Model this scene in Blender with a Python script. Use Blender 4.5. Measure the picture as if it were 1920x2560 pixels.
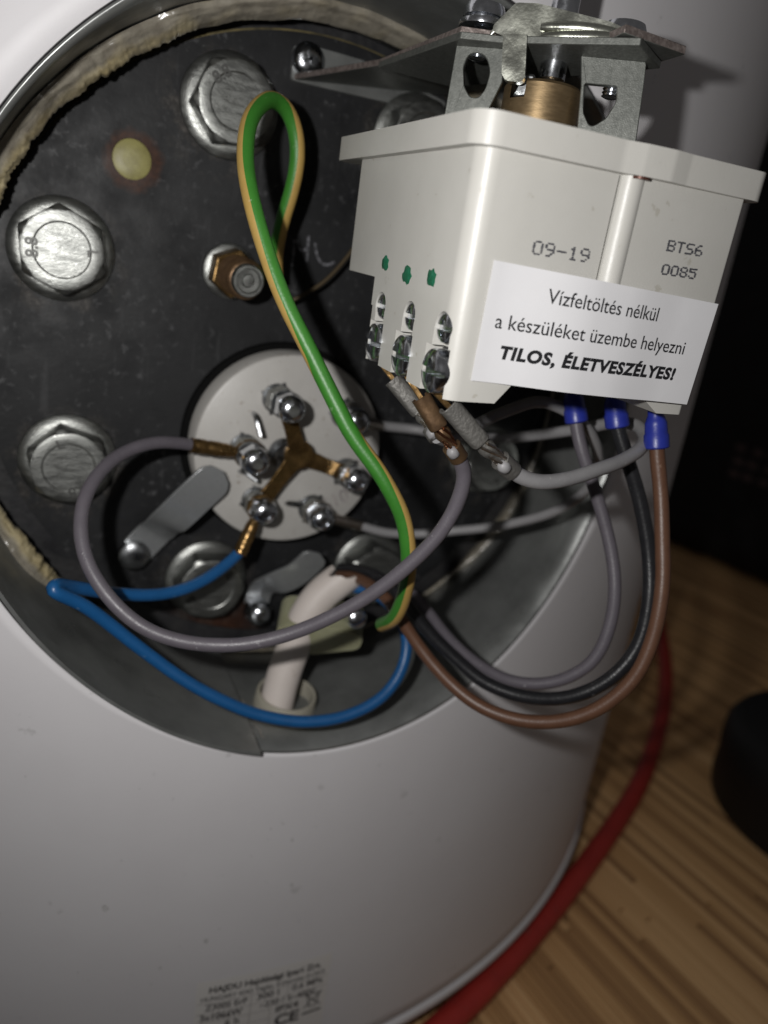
import bpy, bmesh, math, random
from mathutils import Vector, Matrix, noise
random.seed(7)
scene = bpy.context.scene
for o in list(bpy.data.objects): bpy.data.objects.remove(o)
COL = scene.collection

# ------------------------------------------------------------------ camera
# metres; origin = centre of the heater's flange plate, Y into the heater, Z up
cam_d = bpy.data.cameras.new("camera")
cam = bpy.data.objects.new("camera", cam_d); COL.objects.link(cam)
CAM = Vector((-0.07472687, -0.22446642, 0.03150446))
right = Vector((0.90766228, -0.39357255, 0.14577321)); down = Vector((0.00630677, -0.33449672, -0.94237581)); fwd = Vector((0.41965391, 0.85627834, -0.30112789))
m = Matrix((right, -down, -fwd)).transposed().to_4x4(); m.translation = CAM
cam.matrix_world = m
cam_d.sensor_fit = 'VERTICAL'; cam_d.sensor_height = 36.0; cam_d.lens = 36.0 * 1850 / 2560
cam_d.clip_start = 0.005; cam_d.clip_end = 20
cam_d.dof.use_dof = True; cam_d.dof.focus_distance = 0.153; cam_d.dof.aperture_fstop = 10.5
scene.camera = cam

# ------------------------------------------------------------------ light: phone flash in a dim room
w = bpy.data.worlds.new("World"); scene.world = w; w.use_nodes = True
w.node_tree.nodes["Background"].inputs[0].default_value = (1.0, 0.965, 0.955, 1)
w.node_tree.nodes["Background"].inputs[1].default_value = 0.062
fl = bpy.data.lights.new("phone_flash", 'SPOT'); flo = bpy.data.objects.new("phone_flash", fl); COL.objects.link(flo)
fl.energy = 1.2; fl.color = (1.0, 0.985, 0.965); fl.shadow_soft_size = 0.0032; fl.spot_size = math.radians(160); fl.spot_blend = 1.0
flo.location = CAM - 0.030 * right - 0.016 * down
flo.rotation_euler = (fwd*1.0 + 0.20*right - 0.10*down).to_track_quat('-Z', 'Y').to_euler()
vs = scene.view_settings
vs.view_transform = 'Standard'; vs.look = 'None'; vs.exposure = 0.0; vs.gamma = 1.0; vs.use_curve_mapping = False
scene.render.engine = 'CYCLES'
scene.cycles.use_denoising = True
scene.cycles.max_bounces = 8

# ------------------------------------------------------------------ measured world coordinates (mm)
K = {
    'green': [(11.0, -59.16, -59.76), (10.11, -67.07, -53.59), (9.1, -72.53, -43.97), (6.35, -76.29, -31.91), (3.02, -75.76, -21.77), (-2.17, -73.83, -13.54), (-9.79, -69.1, -4.08), (-17.27, -63.31, 8.61), (-23.77, -58.5, 19.87), (-29.48, -53.84, 31.81), (-33.05, -49.32, 42.99), (-33.83, -43.06, 53.08), (-32.15, -37.77, 60.52), (-29.04, -33.14, 64.72), (-24.67, -28.49, 67.44), (-20.76, -26.01, 66.65), (-17.35, -24.54, 62.28), (-16.1, -23.83, 56.08), (-16.23, -21.76, 48.51), (-17.1, -19.13, 41.5), (-17.07, -16.27, 36.39), (-16.5, -13.72, 31.17), (-15.2, -12.69, 25.93)],
    'capillary': [(-12.02, -7.33, 19.03), (-9.99, -9.07, 20.23), (-6.84, -9.86, 22.38), (-1.46, -9.97, 26.23), (6.07, -9.37, 35.11), (9.97, -9.04, 41.49), (13.66, -8.7, 47.62)],
    'gray_left': [(-36.12, -20.13, -21.06), (-39.78, -21.6, -20.38), (-46.01, -24.06, -19.46), (-56.61, -30.22, -21.85), (-63.82, -38.94, -26.8), (-66.32, -45.7, -32.9), (-65.47, -52.28, -40.47), (-61.33, -57.87, -47.27), (-54.59, -62.14, -53.36), (-44.88, -65.82, -56.93), (-34.98, -68.47, -57.31), (-22.55, -72.24, -54.03), (-10.22, -77.6, -45.43), (-2.02, -82.02, -36.63), (3.36, -85.42, -28.83), (7.67, -88.07, -20.38), (9.36, -89.48, -12.08), (8.58, -90.31, -5.58), (6.43, -90.64, -2.87)],
    'blue': [(-20.73, -22.31, -52.31), (-24.1, -23.95, -55.03), (-28.48, -26.15, -57.41), (-35.74, -29.3, -59.9), (-44.88, -32.14, -60.78), (-55.71, -35.46, -58.73), (-63.91, -39.54, -55.2), (-69.7, -44.7, -51.37), (-72.08, -48.75, -49.62), (-72.61, -49.78, -49.96), (-70.67, -49.0, -51.67), (-66.12, -47.68, -54.86), (-60.38, -46.51, -60.16), (-51.39, -46.95, -68.79), (-43.17, -48.71, -75.64), (-33.66, -50.94, -82.01), (-20.53, -53.69, -88.13), (-7.15, -56.41, -90.51), (5.62, -57.57, -89.26), (16.68, -56.62, -84.47), (23.06, -53.53, -76.72), (24.78, -49.86, -70.55), (24.31, -44.5, -65.91), (20.0, -37.49, -61.95), (14.43, -31.16, -61.69), (10.26, -28.02, -61.88)],
    'brown': [(11.12, -23.44, -60.93), (12.89, -30.34, -58.18), (14.76, -40.03, -56.54), (15.96, -52.35, -56.71), (17.18, -60.86, -59.28), (19.92, -69.58, -63.65), (24.18, -77.8, -67.8), (29.79, -86.29, -70.86), (36.45, -94.14, -70.6), (43.18, -100.9, -67.17), (49.49, -106.31, -60.48), (54.37, -109.04, -51.48), (57.18, -109.03, -40.89), (58.42, -106.78, -29.45), (58.6, -102.78, -17.82), (57.92, -98.41, -6.33), (56.43, -96.0, 1.75), (55.46, -94.48, 8.07)],
    'black': [(12.42, -21.21, -59.44), (15.16, -27.55, -57.03), (19.4, -35.19, -56.24), (22.51, -45.5, -57.99), (24.94, -56.25, -61.91), (29.66, -68.18, -66.02), (35.56, -79.1, -68.93), (42.45, -88.09, -68.28), (48.84, -95.63, -64.23), (55.39, -100.82, -56.56), (60.49, -102.3, -47.03), (62.57, -100.22, -34.9), (62.32, -96.48, -24.62), (59.52, -92.09, -12.7), (54.78, -88.16, -1.48), (52.26, -85.87, 4.84), (50.9, -84.43, 10.36)],
    'gray_right': [(14.63, -16.71, -63.48), (19.06, -22.93, -61.71), (24.45, -29.85, -60.6), (29.17, -37.88, -60.26), (31.95, -46.01, -62.89), (34.64, -57.98, -66.62), (38.92, -70.33, -69.18), (44.62, -80.96, -68.24), (51.39, -88.57, -63.82), (56.43, -92.96, -56.02), (59.17, -93.17, -46.14), (59.72, -90.97, -35.8), (58.14, -86.17, -24.36), (54.38, -81.65, -13.42), (50.39, -79.14, -5.22), (48.02, -76.5, 2.33), (46.41, -74.54, 8.97)],
    'pale_near': [(11.57, -103.35, -1.96), (13.64, -103.57, -3.02), (17.59, -103.5, -3.97), (27.19, -102.24, -3.59), (37.49, -99.67, -1.88), (46.58, -96.54, -0.22), (53.57, -93.45, 1.72), (58.28, -89.28, 3.51), (61.23, -83.17, 5.09), (62.22, -74.64, 4.16), (62.11, -65.24, 0.82), (59.86, -55.11, -3.39), (55.33, -42.88, -8.14), (49.81, -29.94, -12.22), (42.31, -17.6, -14.16), (35.42, -10.87, -14.58), (28.36, -9.74, -14.58), (24.22, -10.02, -14.48)],
    'pale_far': [(5.58, -81.34, -0.86), (9.19, -78.93, -2.24), (16.45, -73.06, -2.02), (25.81, -69.3, 1.8), (34.19, -69.77, 5.49), (37.83, -70.89, 7.4), (44.12, -71.88, 6.71), (51.38, -71.71, 4.01), (58.75, -70.1, -1.04), (65.6, -66.63, -8.22), (69.92, -60.52, -18.04), (68.9, -51.78, -27.79), (62.53, -42.04, -35.55), (48.91, -29.81, -42.98), (36.83, -22.94, -46.95), (26.87, -19.43, -47.53), (18.95, -17.37, -46.06)],
    'spade_far': [(-4.19, -71.18, 11.1), (-3.03, -72.22, 9.75), (3.05, -76.23, 3.5), (5.58, -81.34, -0.86)],
    'spade_mid': [(-5.89, -87.78, 11.35), (-4.23, -89.37, 9.13), (0.22, -91.27, 3.28), (6.43, -90.64, -2.87)],
    'spade_near': [(-6.63, -101.36, 11.55), (-5.11, -102.57, 10.22), (2.72, -104.05, 3.65), (11.57, -103.35, -1.96)],
    'hose': [(49.47, -57.11, -248.5), (81.52, -45.31, -248.5), (134.76, -21.08, -248.5), (183.65, 4.46, -248.5), (214.95, 22.05, -248.5), (267.87, 54.6, -248.5), (316.67, 91.27, -248.5), (361.39, 129.33, -248.5), (402.25, 170.1, -248.5), (446.29, 220.51, -248.5), (496.26, 281.49, -248.5), (545.84, 346.96, -248.5)],
    'hose_w': 12.42,
    's_top': (-11.61, -12.0, -7.5, 18.5),
    's_left': (-20.08, -12.0, -23.23, 17.5),
    's_bl': (-14.98, -12.0, -39.58, 13.0),
    's_bm': (3.52, -12.0, -41.89, 11.5),
    's_r': (10.46, -12.0, -10.7, 14.0),
    's_br': (13.34, -12.0, -29.44, 9.0),
    'bar': [(-8.29, -20.0, -8.79), (-7.56, -20.0, -16.28), (-4.66, -20.0, -23.11), (3.67, -20.0, -25.69), (13.88, -20.0, -28.85), (-9.61, -20.0, -31.12), (-12.16, -20.0, -39.89)],
    'pins': [[(-18.16, -12.0, -12.52), (-18.81, -18.0, -12.62), (-17.43, -20.0, -17.5)], [(-20.65, -12.0, -30.48), (-20.61, -18.0, -28.93), (-17.2, -20.0, -30.93)], [(-4.88, -12.0, -40.5), (-5.33, -18.0, -38.45), (-2.15, -20.0, -37.99)]],
    'cscrew': (-7.68, -12.0, -24.33),
    'num': (12.34, -12.0, -39.2),
    'clip1': [(-48.85, -3.0, -60.68), (-43.24, -3.0, -54.11), (-40.67, -12.0, -47.47), (-31.77, -16.5, -35.21), (-26.38, -16.5, -29.56)],
    'clip1screw': (-48.85, -3.0, -60.68),
    'clip2': [(-8.49, -3.0, -81.27), (-7.68, -3.0, -75.33), (-4.65, -10.0, -69.57), (0.81, -13.0, -65.25), (6.78, -16.5, -56.14)],
    'pipe': [(-26.28, 0.0, 26.22), (-25.34, -22.0, 24.87)],
    'hole': (-53.73, 0.0, 50.74),
    'tabscrew': (-9.6, -1.5, 83.82),
    'tab': [(-13.53, -1.5, 78.24), (-13.67, -1.5, 86.42), (-10.99, -1.5, 87.74), (6.12, -1.5, 87.68), (18.98, -1.5, 81.9)],
    'chalk': [[(-7.52, 0.0, 37.66), (-7.4, 0.0, 34.09), (-7.39, 0.0, 30.13)], [(-6.61, 0.0, 37.8), (-5.96, 0.0, 35.28), (-4.47, 0.0, 34.85), (-3.16, 0.0, 36.03)], [(-3.35, 0.0, 39.4), (-3.16, 0.0, 36.03), (-3.05, 0.0, 32.07)], [(-1.03, 0.0, 37.66), (-0.19, 0.0, 34.48), (1.73, 0.0, 32.21), (3.84, 0.0, 32.04), (5.72, 0.0, 33.18)]],
    'sleeve': [(-8.0, -33.86, -100.63), (-6.91, -32.27, -94.56), (-4.47, -30.42, -85.93), (-1.91, -29.05, -78.45), (-0.01, -28.79, -71.75), (3.9, -28.43, -65.26), (10.86, -29.38, -58.28)],
    'sleeve_w': 11.9,
    'clamp': [(-5.04, -25.13, -74.98), (0.58, -30.49, -75.76), (9.61, -34.12, -73.49), (20.0, -35.99, -70.96)],
    'clampscrew': [(11.57, -42.62, -68.37), (13.74, -43.29, -67.23)],
    'grommet': [(-5.49, -30.04, -101.95), (-14.4, -26.37, -101.05), (5.48, -28.54, -101.95)],
    'arm': [(-13.06, -0.6, 78.47), (0.3, -29.57, 80.3), (3.66, -65.49, 81.2), (11.44, -69.65, 81.2), (24.86, -91.87, 81.5), (40.54, -91.83, 81.5), (41.25, -80.61, 81.5), (34.21, -0.6, 84.82)],
    'f_org': (3.66, -65.49, 81.2),
    'f_e': (0.79005, -0.61304, 0.0),
    'f_under': [(7.12, 75.54, 64.72), (11.88, 41.17, 66.5), (19.05, 37.05, 66.59), (38.2, 16.62, 67.07), (48.91, 22.85, 66.12), (26.14, 72.52, 63.9)],
    'f_legL': [(-1.07, 65.27), (-0.82, 79.73), (9.37, 80.52), (10.21, 73.65), (8.27, 68.12), (8.63, 66.22)],
    'f_legLh': [(2.06, 78.61), (1.41, 75.55), (2.2, 72.19), (3.87, 70.19), (5.62, 70.19), (6.82, 72.06), (7.24, 75.28), (5.76, 78.54)],
    'f_legR': [(28.18, 65.85), (26.45, 74.33), (24.84, 81.51), (36.46, 82.2), (38.41, 79.36), (38.79, 76.51), (40.08, 64.02)],
    'f_legRh': [(27.13, 74.91), (30.23, 74.89), (33.59, 74.97), (34.12, 72.07), (32.82, 68.96), (30.03, 66.79), (28.0, 69.62)],
    'f_flange': [(40.08, 64.02), (39.13, 63.92), (37.81, 78.6), (38.41, 79.36)],
    'f_face': [(6.1, 82.0), (10.67, 87.14), (15.07, 87.29), (30.12, 85.08), (36.38, 82.99), (36.32, 81.04), (16.58, 80.07), (16.28, 81.47), (9.61, 80.97)],
    'f_roll': [(16.89, 81.37), (35.64, 81.82)],
    'f_roll2': [(16.51, 83.17), (32.87, 83.13)],
    'f_tongue': [(9.42, 81.0), (14.21, 81.36), (15.36, 73.35), (14.35, 72.68), (11.54, 72.73), (10.48, 73.88)],
    'f_brass': [(10.09, 70.83), (26.99, 70.07), (17.68, 74.51), (14.26, 74.2), (17.12, 73.05)],
    'f_shaft': [(16.86, 78.44), (22.56, 78.92), (19.03, 76.33), (19.09, 89.84), (18.41, 81.24), (18.84, 75.15)],
    'f_scrL': [(3.7, 77.65), (3.04, 82.11), (3.19, 84.06), (2.98, 87.43)],
    'f_scrR': [(32.77, 73.0), (31.79, 77.89), (31.02, 82.21)],
    'sticker': [(5.54, -0.22, 25.17), (56.66, -1.95, 23.13), (55.83, -1.95, 2.67), (5.23, -0.22, 4.06)],
    'l1': [(17.0, -1.46, 19.25), (42.1, -2.28, 18.45), (16.63, -1.39, 21.59)],
    'l2': [(8.0, -0.24, 13.84), (51.14, -1.95, 12.69), (10.32, -0.4, 16.13)],
    'l3': [(10.01, -0.37, 8.55), (50.45, -1.95, 7.53), (9.57, -0.33, 10.62)],
}
STRIPE = [(0, 62), (0.10, 64), (0.22, 82), (0.30, 108), (0.37, 180), (0.44, 262), (0.50, 286), (0.60, 300), (0.68, 296), (1, 284)]
MM = 0.001
def V(t): return Vector(t[:3]) * MM
def VL(l): return [V(t) for t in l]
HR, HZ, HD, BR = 0.0996, -0.0029, 0.055, 0.2755      # opening radius, its centre height, recess depth, heater radius
AY = BR - HD                                          # heater axis
def skin_y(x): return AY - math.sqrt(max(BR*BR - x*x, 1e-9))
FLOOR = -0.256

# ------------------------------------------------------------------ materials
def newmat(name):
    mt = bpy.data.materials.new(name); mt.use_nodes = True
    nt = mt.node_tree; return mt, nt, nt.nodes["Principled BSDF"]
def mat(name, col, rough=0.5, metal=0.0, col2=None, nscale=200, mix=(0.35, 0.7), bump=0.0, bscale=800, rvar=0.0, rscale=150, coat=0.0, spec=0.5, aniso=None, sss=0.0, trans=0.0, dust=None):
    mt, nt, b = newmat(name); N = nt.nodes; L = nt.links
    b.inputs["Base Color"].default_value = (*col, 1); b.inputs["Roughness"].default_value = rough; b.inputs["Metallic"].default_value = metal
    b.inputs["Coat Weight"].default_value = coat; b.inputs["Specular IOR Level"].default_value = spec
    if sss: b.inputs["Subsurface Weight"].default_value = sss; b.inputs["Subsurface Radius"].default_value = (0.002, 0.002, 0.0015); b.inputs["Subsurface Scale"].default_value = 1.0
    if trans: b.inputs["Transmission Weight"].default_value = trans
    tc = N.new("ShaderNodeTexCoord"); src = tc.outputs["Object"]
    if aniso:
        mp = N.new("ShaderNodeMapping"); mp.inputs["Scale"].default_value = aniso; L.new(src, mp.inputs[0]); src = mp.outputs[0]
    if col2 is not None:
        n = N.new("ShaderNodeTexNoise"); n.inputs["Scale"].default_value = nscale; n.inputs["Detail"].default_value = 6; n.inputs["Roughness"].default_value = 0.65
        r = N.new("ShaderNodeValToRGB"); r.color_ramp.elements[0].position = mix[0]; r.color_ramp.elements[1].position = mix[1]
        r.color_ramp.elements[0].color = (*col, 1); r.color_ramp.elements[1].color = (*col2, 1)
        L.new(src, n.inputs["Vector"]); L.new(n.outputs[0], r.inputs[0]); L.new(r.outputs[0], b.inputs["Base Color"])
        if dust:   # sparse scuffs, dust and nicks: (scale, threshold, colour, strength)
            dn = N.new("ShaderNodeTexNoise"); dn.inputs["Scale"].default_value = dust[0]; dn.inputs["Detail"].default_value = 3; dn.inputs["Roughness"].default_value = 0.7
            dr = N.new("ShaderNodeValToRGB"); dr.color_ramp.elements[0].position = dust[1]; dr.color_ramp.elements[1].position = dust[1] + 0.04
            dr.color_ramp.elements[0].color = (0, 0, 0, 1); dr.color_ramp.elements[1].color = (dust[3],)*3 + (1,)
            L.new(tc.outputs["Object"], dn.inputs["Vector"]); L.new(dn.outputs[0], dr.inputs[0])
            mx = N.new("ShaderNodeMix"); mx.data_type = 'RGBA'; L.new(dr.outputs[0], mx.inputs[0]); L.new(r.outputs[0], mx.inputs[6]); mx.inputs[7].default_value = (*dust[2], 1); L.new(mx.outputs[2], b.inputs["Base Color"])
    if rvar:
        n = N.new("ShaderNodeTexNoise"); n.inputs["Scale"].default_value = rscale; n.inputs["Detail"].default_value = 5
        mr = N.new("ShaderNodeMapRange"); mr.inputs[1].default_value = 0.3; mr.inputs[2].default_value = 0.7
        mr.inputs[3].default_value = max(rough - rvar, 0.03); mr.inputs[4].default_value = min(rough + rvar, 1)
        L.new(src, n.inputs["Vector"]); L.new(n.outputs[0], mr.inputs[0]); L.new(mr.outputs[0], b.inputs["Roughness"])
    if bump:
        n = N.new("ShaderNodeTexNoise"); n.inputs["Scale"].default_value = bscale; n.inputs["Detail"].default_value = 4
        bp = N.new("ShaderNodeBump"); bp.inputs["Strength"].default_value = bump; bp.inputs["Distance"].default_value = 0.0004
        L.new(src, n.inputs["Vector"]); L.new(n.outputs[0], bp.inputs["Height"]); L.new(bp.outputs[0], b.inputs["Normal"])
    return mt
M = {}
M['enamel'] = mat('white_enamel', (0.69, 0.675, 0.69), 0.58, 0, (0.65, 0.63, 0.645), 14, (0.4, 0.75), 0.06, 900, 0.06, 40, dust=(120, 0.675, (0.46, 0.45, 0.45), 0.5))
M['zinc'] = mat('galvanised_sheet', (0.27, 0.277, 0.27), 0.38, 0.5, (0.17, 0.175, 0.17), 60, (0.3, 0.72), 0.22, 300, 0.13, 90)
M['clipzinc'] = mat('pale_zinc_strip', (0.42, 0.43, 0.435), 0.33, 0.6, (0.29, 0.30, 0.305), 120, (0.3, 0.72), 0.15, 500, 0.1, 120)
M['plating'] = mat('zinc_plating', (0.31, 0.315, 0.30), 0.40, 0.95, (0.21, 0.215, 0.205), 140, (0.35, 0.7), 0.22, 900, 0.10, 220, aniso=(1, 1, 4))
M['dullplating'] = mat('dull_zinc_plating', (0.38, 0.39, 0.40), 0.32, 1.0, (0.24, 0.25, 0.26), 260, (0.35, 0.7), 0.15, 900, 0.1, 300)
M['chrome'] = mat('bright_screw_plating', (0.72, 0.74, 0.78), 0.20, 1, (0.52, 0.54, 0.57), 500, (0.4, 0.75), 0.12, 900, 0.07, 600)
M['framesteel'] = mat('plated_frame_steel', (0.155, 0.16, 0.148), 0.50, 0.6, (0.10, 0.105, 0.096), 900, (0.35, 0.7), 0.10, 3200, 0.10, 1500)
M['straps'] = mat('iridescent_plating', (0.60, 0.61, 0.54), 0.27, 0.95, (0.44, 0.45, 0.385), 90, (0.3, 0.75), 0.10, 1500, 0.10, 250)
M['cutedge'] = mat('sheared_sheet_edge', (0.16, 0.13, 0.12), 0.55, 0.6, (0.34, 0.29, 0.27), 900, (0.4, 0.7), 0.5, 1200)
M['markdark'] = mat('shadowed_stamp', (0.10, 0.10, 0.095), 0.5, 0.6)
M['brass'] = mat('aged_brass', (0.38, 0.27, 0.15), 0.38, 0.85, (0.27, 0.19, 0.10), 240, (0.35, 0.75), 0.05, 1500, 0.06, 400, aniso=(1, 1, 5))
M['bronze'] = mat('tarnished_brass', (0.27, 0.165, 0.062), 0.28, 0.85, (0.12, 0.072, 0.03), 180, (0.35, 0.7), 0.3, 500, 0.12, 300)
M['dulltube'] = mat('dull_capillary', (0.07, 0.05, 0.025), 0.6, 0.3)
M['brownmetal'] = mat('brown_spade_metal', (0.19, 0.115, 0.06), 0.42, 0.7, (0.11, 0.066, 0.038), 300, (0.35, 0.7), 0.3, 700, 0.1, 500)
M['tin'] = mat('dull_tinned_metal', (0.155, 0.15, 0.14), 0.55, 0.45, (0.10, 0.095, 0.088), 350, (0.35, 0.7), 0.6, 1400, 0.1, 500)
M['tinbright'] = mat('tinned_copper', (0.55, 0.5, 0.45), 0.32, 1, (0.4, 0.34, 0.28), 500, (0.35, 0.7), 0.6, 1600)
M['copper'] = mat('copper_strand', (0.45, 0.22, 0.12), 0.3, 1, (0.3, 0.13, 0.07), 800, (0.35, 0.7), 0.6, 2500)
M['plastic'] = mat('ivory_plastic', (0.485, 0.475, 0.445), 0.40, 0, (0.455, 0.445, 0.415), 60, (0.4, 0.75), 0.06, 2600, 0.06, 160, dust=(240, 0.665, (0.34, 0.32, 0.27), 0.55))
M['paper'] = mat('white_paper', (0.66, 0.655, 0.67), 0.55, 0, (0.635, 0.63, 0.645), 90, (0.4, 0.75), 0.03, 3000)
M['ink'] = mat('black_ink', (0.012, 0.012, 0.014), 0.5)
M['dotink'] = mat('dot_print_ink', (0.06, 0.06, 0.07), 0.5, 0, (0.13, 0.13, 0.14), 2500, (0.45, 0.7))
M['fadeink'] = mat('grey_ink', (0.05, 0.045, 0.045), 0.6)
M['rowline'] = mat('pale_ruled_line', (0.33, 0.31, 0.30), 0.6)
M['labelfilm'] = mat('rating_film', (0.70, 0.68, 0.66), 0.35, 0)
M['greenpaint'] = mat('green_lacquer', (0.012, 0.10, 0.05), 0.30, 0, (0.02, 0.15, 0.085), 900, (0.4, 0.7), 0.6, 900)
M['grey'] = mat('grey_silicone', (0.110, 0.099, 0.114), 0.42, 0, (0.098, 0.088, 0.102), 300, (0.4, 0.7), 0.16, 2200, 0.06, 400, dust=(520, 0.68, (0.28, 0.27, 0.28), 0.7))
M['palegrey'] = mat('pale_grey_silicone', (0.25, 0.245, 0.25), 0.45, 0, (0.225, 0.22, 0.225), 300, (0.4, 0.7), 0.16, 2200, dust=(520, 0.68, (0.36, 0.35, 0.35), 0.7))
M['blue'] = mat('blue_pvc', (0.010, 0.085, 0.24), 0.36, 0, (0.008, 0.074, 0.21), 300, (0.4, 0.7), 0.12, 1800, dust=(480, 0.69, (0.10, 0.20, 0.36), 0.7))
M['ferrule'] = mat('blue_ferrule_plastic', (0.018, 0.030, 0.26), 0.36, 0, (0.015, 0.025, 0.22), 400, (0.4, 0.7), 0.1, 1500)
M['brown'] = mat('brown_pvc', (0.105, 0.050, 0.029), 0.42, 0, (0.090, 0.042, 0.024), 300, (0.4, 0.7), 0.12, 1800, dust=(480, 0.69, (0.26, 0.17, 0.12), 0.7))
M['black'] = mat('black_pvc', (0.012, 0.012, 0.014), 0.33, 0, (0.018, 0.018, 0.02), 300, (0.4, 0.7), 0.14, 1600, dust=(520, 0.675, (0.12, 0.12, 0.12), 0.8))
M['green'] = mat('green_pvc', (0.040, 0.19, 0.022), 0.42, 0, (0.034, 0.165, 0.020), 300, (0.4, 0.7), 0.16, 1600, dust=(480, 0.69, (0.25, 0.38, 0.22), 0.7))
M['yellow'] = mat('yellow_pvc', (0.44, 0.29, 0.085), 0.42, 0, (0.40, 0.26, 0.075), 300, (0.4, 0.7), 0.16, 1600, dust=(480, 0.69, (0.55, 0.45, 0.28), 0.7))
M['ceramic'] = mat('steatite_ceramic', (0.48, 0.465, 0.44), 0.42, 0, (0.43, 0.415, 0.39), 70, (0.35, 0.75), 0.1, 800, dust=(300, 0.66, (0.24, 0.19, 0.15), 0.6))
M['sleeve'] = mat('white_sleeve', (0.62, 0.56, 0.52), 0.5, 0, (0.57, 0.51, 0.47), 60, (0.4, 0.7), 0.1, 700, dust=(300, 0.66, (0.40, 0.33, 0.28), 0.5))
M['clamp'] = mat('pale_green_nylon', (0.34, 0.34, 0.225), 0.4, 0, (0.27, 0.265, 0.165), 90, (0.35, 0.7), 0.12, 500, sss=0.5)
M['grommet'] = mat('milky_grommet', (0.36, 0.34, 0.28), 0.4, 0, None, sss=0.2)
M['gasket'] = mat('yellow_gasket', (0.20, 0.16, 0.065), 0.6, 0, (0.03, 0.025, 0.015), 120, (0.35, 0.7), 0.3, 600)
M['neck'] = mat('black_neck_paint', (0.018, 0.018, 0.02), 0.5, 0, (0.035, 0.034, 0.034), 150, (0.4, 0.7), 0.5, 400, 0.15, 200)
M['chalk'] = mat('chalk_mark', (0.05, 0.05, 0.055), 0.8, 0, (0.20, 0.20, 0.22), 900, (0.42, 0.62))
M['red'] = mat('red_rubber', (0.44, 0.036, 0.028), 0.5, 0, (0.34, 0.028, 0.022), 60, (0.35, 0.7), 0.2, 300, dust=(160, 0.64, (0.22, 0.08, 0.07), 0.6))
M['blackcloth'] = mat('black_cloth', (0.010, 0.010, 0.011), 0.85, 0, (0.016, 0.016, 0.017), 60, (0.4, 0.7), 0.4, 900)
M['blackplastic'] = mat('black_plastic', (0.007, 0.007, 0.007), 0.55, 0, None, bump=0.15, bscale=600)
M['patch'] = mat('faded_print', (0.11, 0.075, 0.075), 0.8)
M['subfloor'] = mat('dark_floor', (0.045, 0.026, 0.014), 0.6, 0, (0.06, 0.035, 0.018), 30, (0.4, 0.7), aniso=(60, 1, 1))
M['dark'] = mat('dark_cavity', (0.01, 0.01, 0.01), 0.8)
M['plinth'] = mat('plinth_paint', (0.25, 0.24, 0.23), 0.5)

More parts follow.
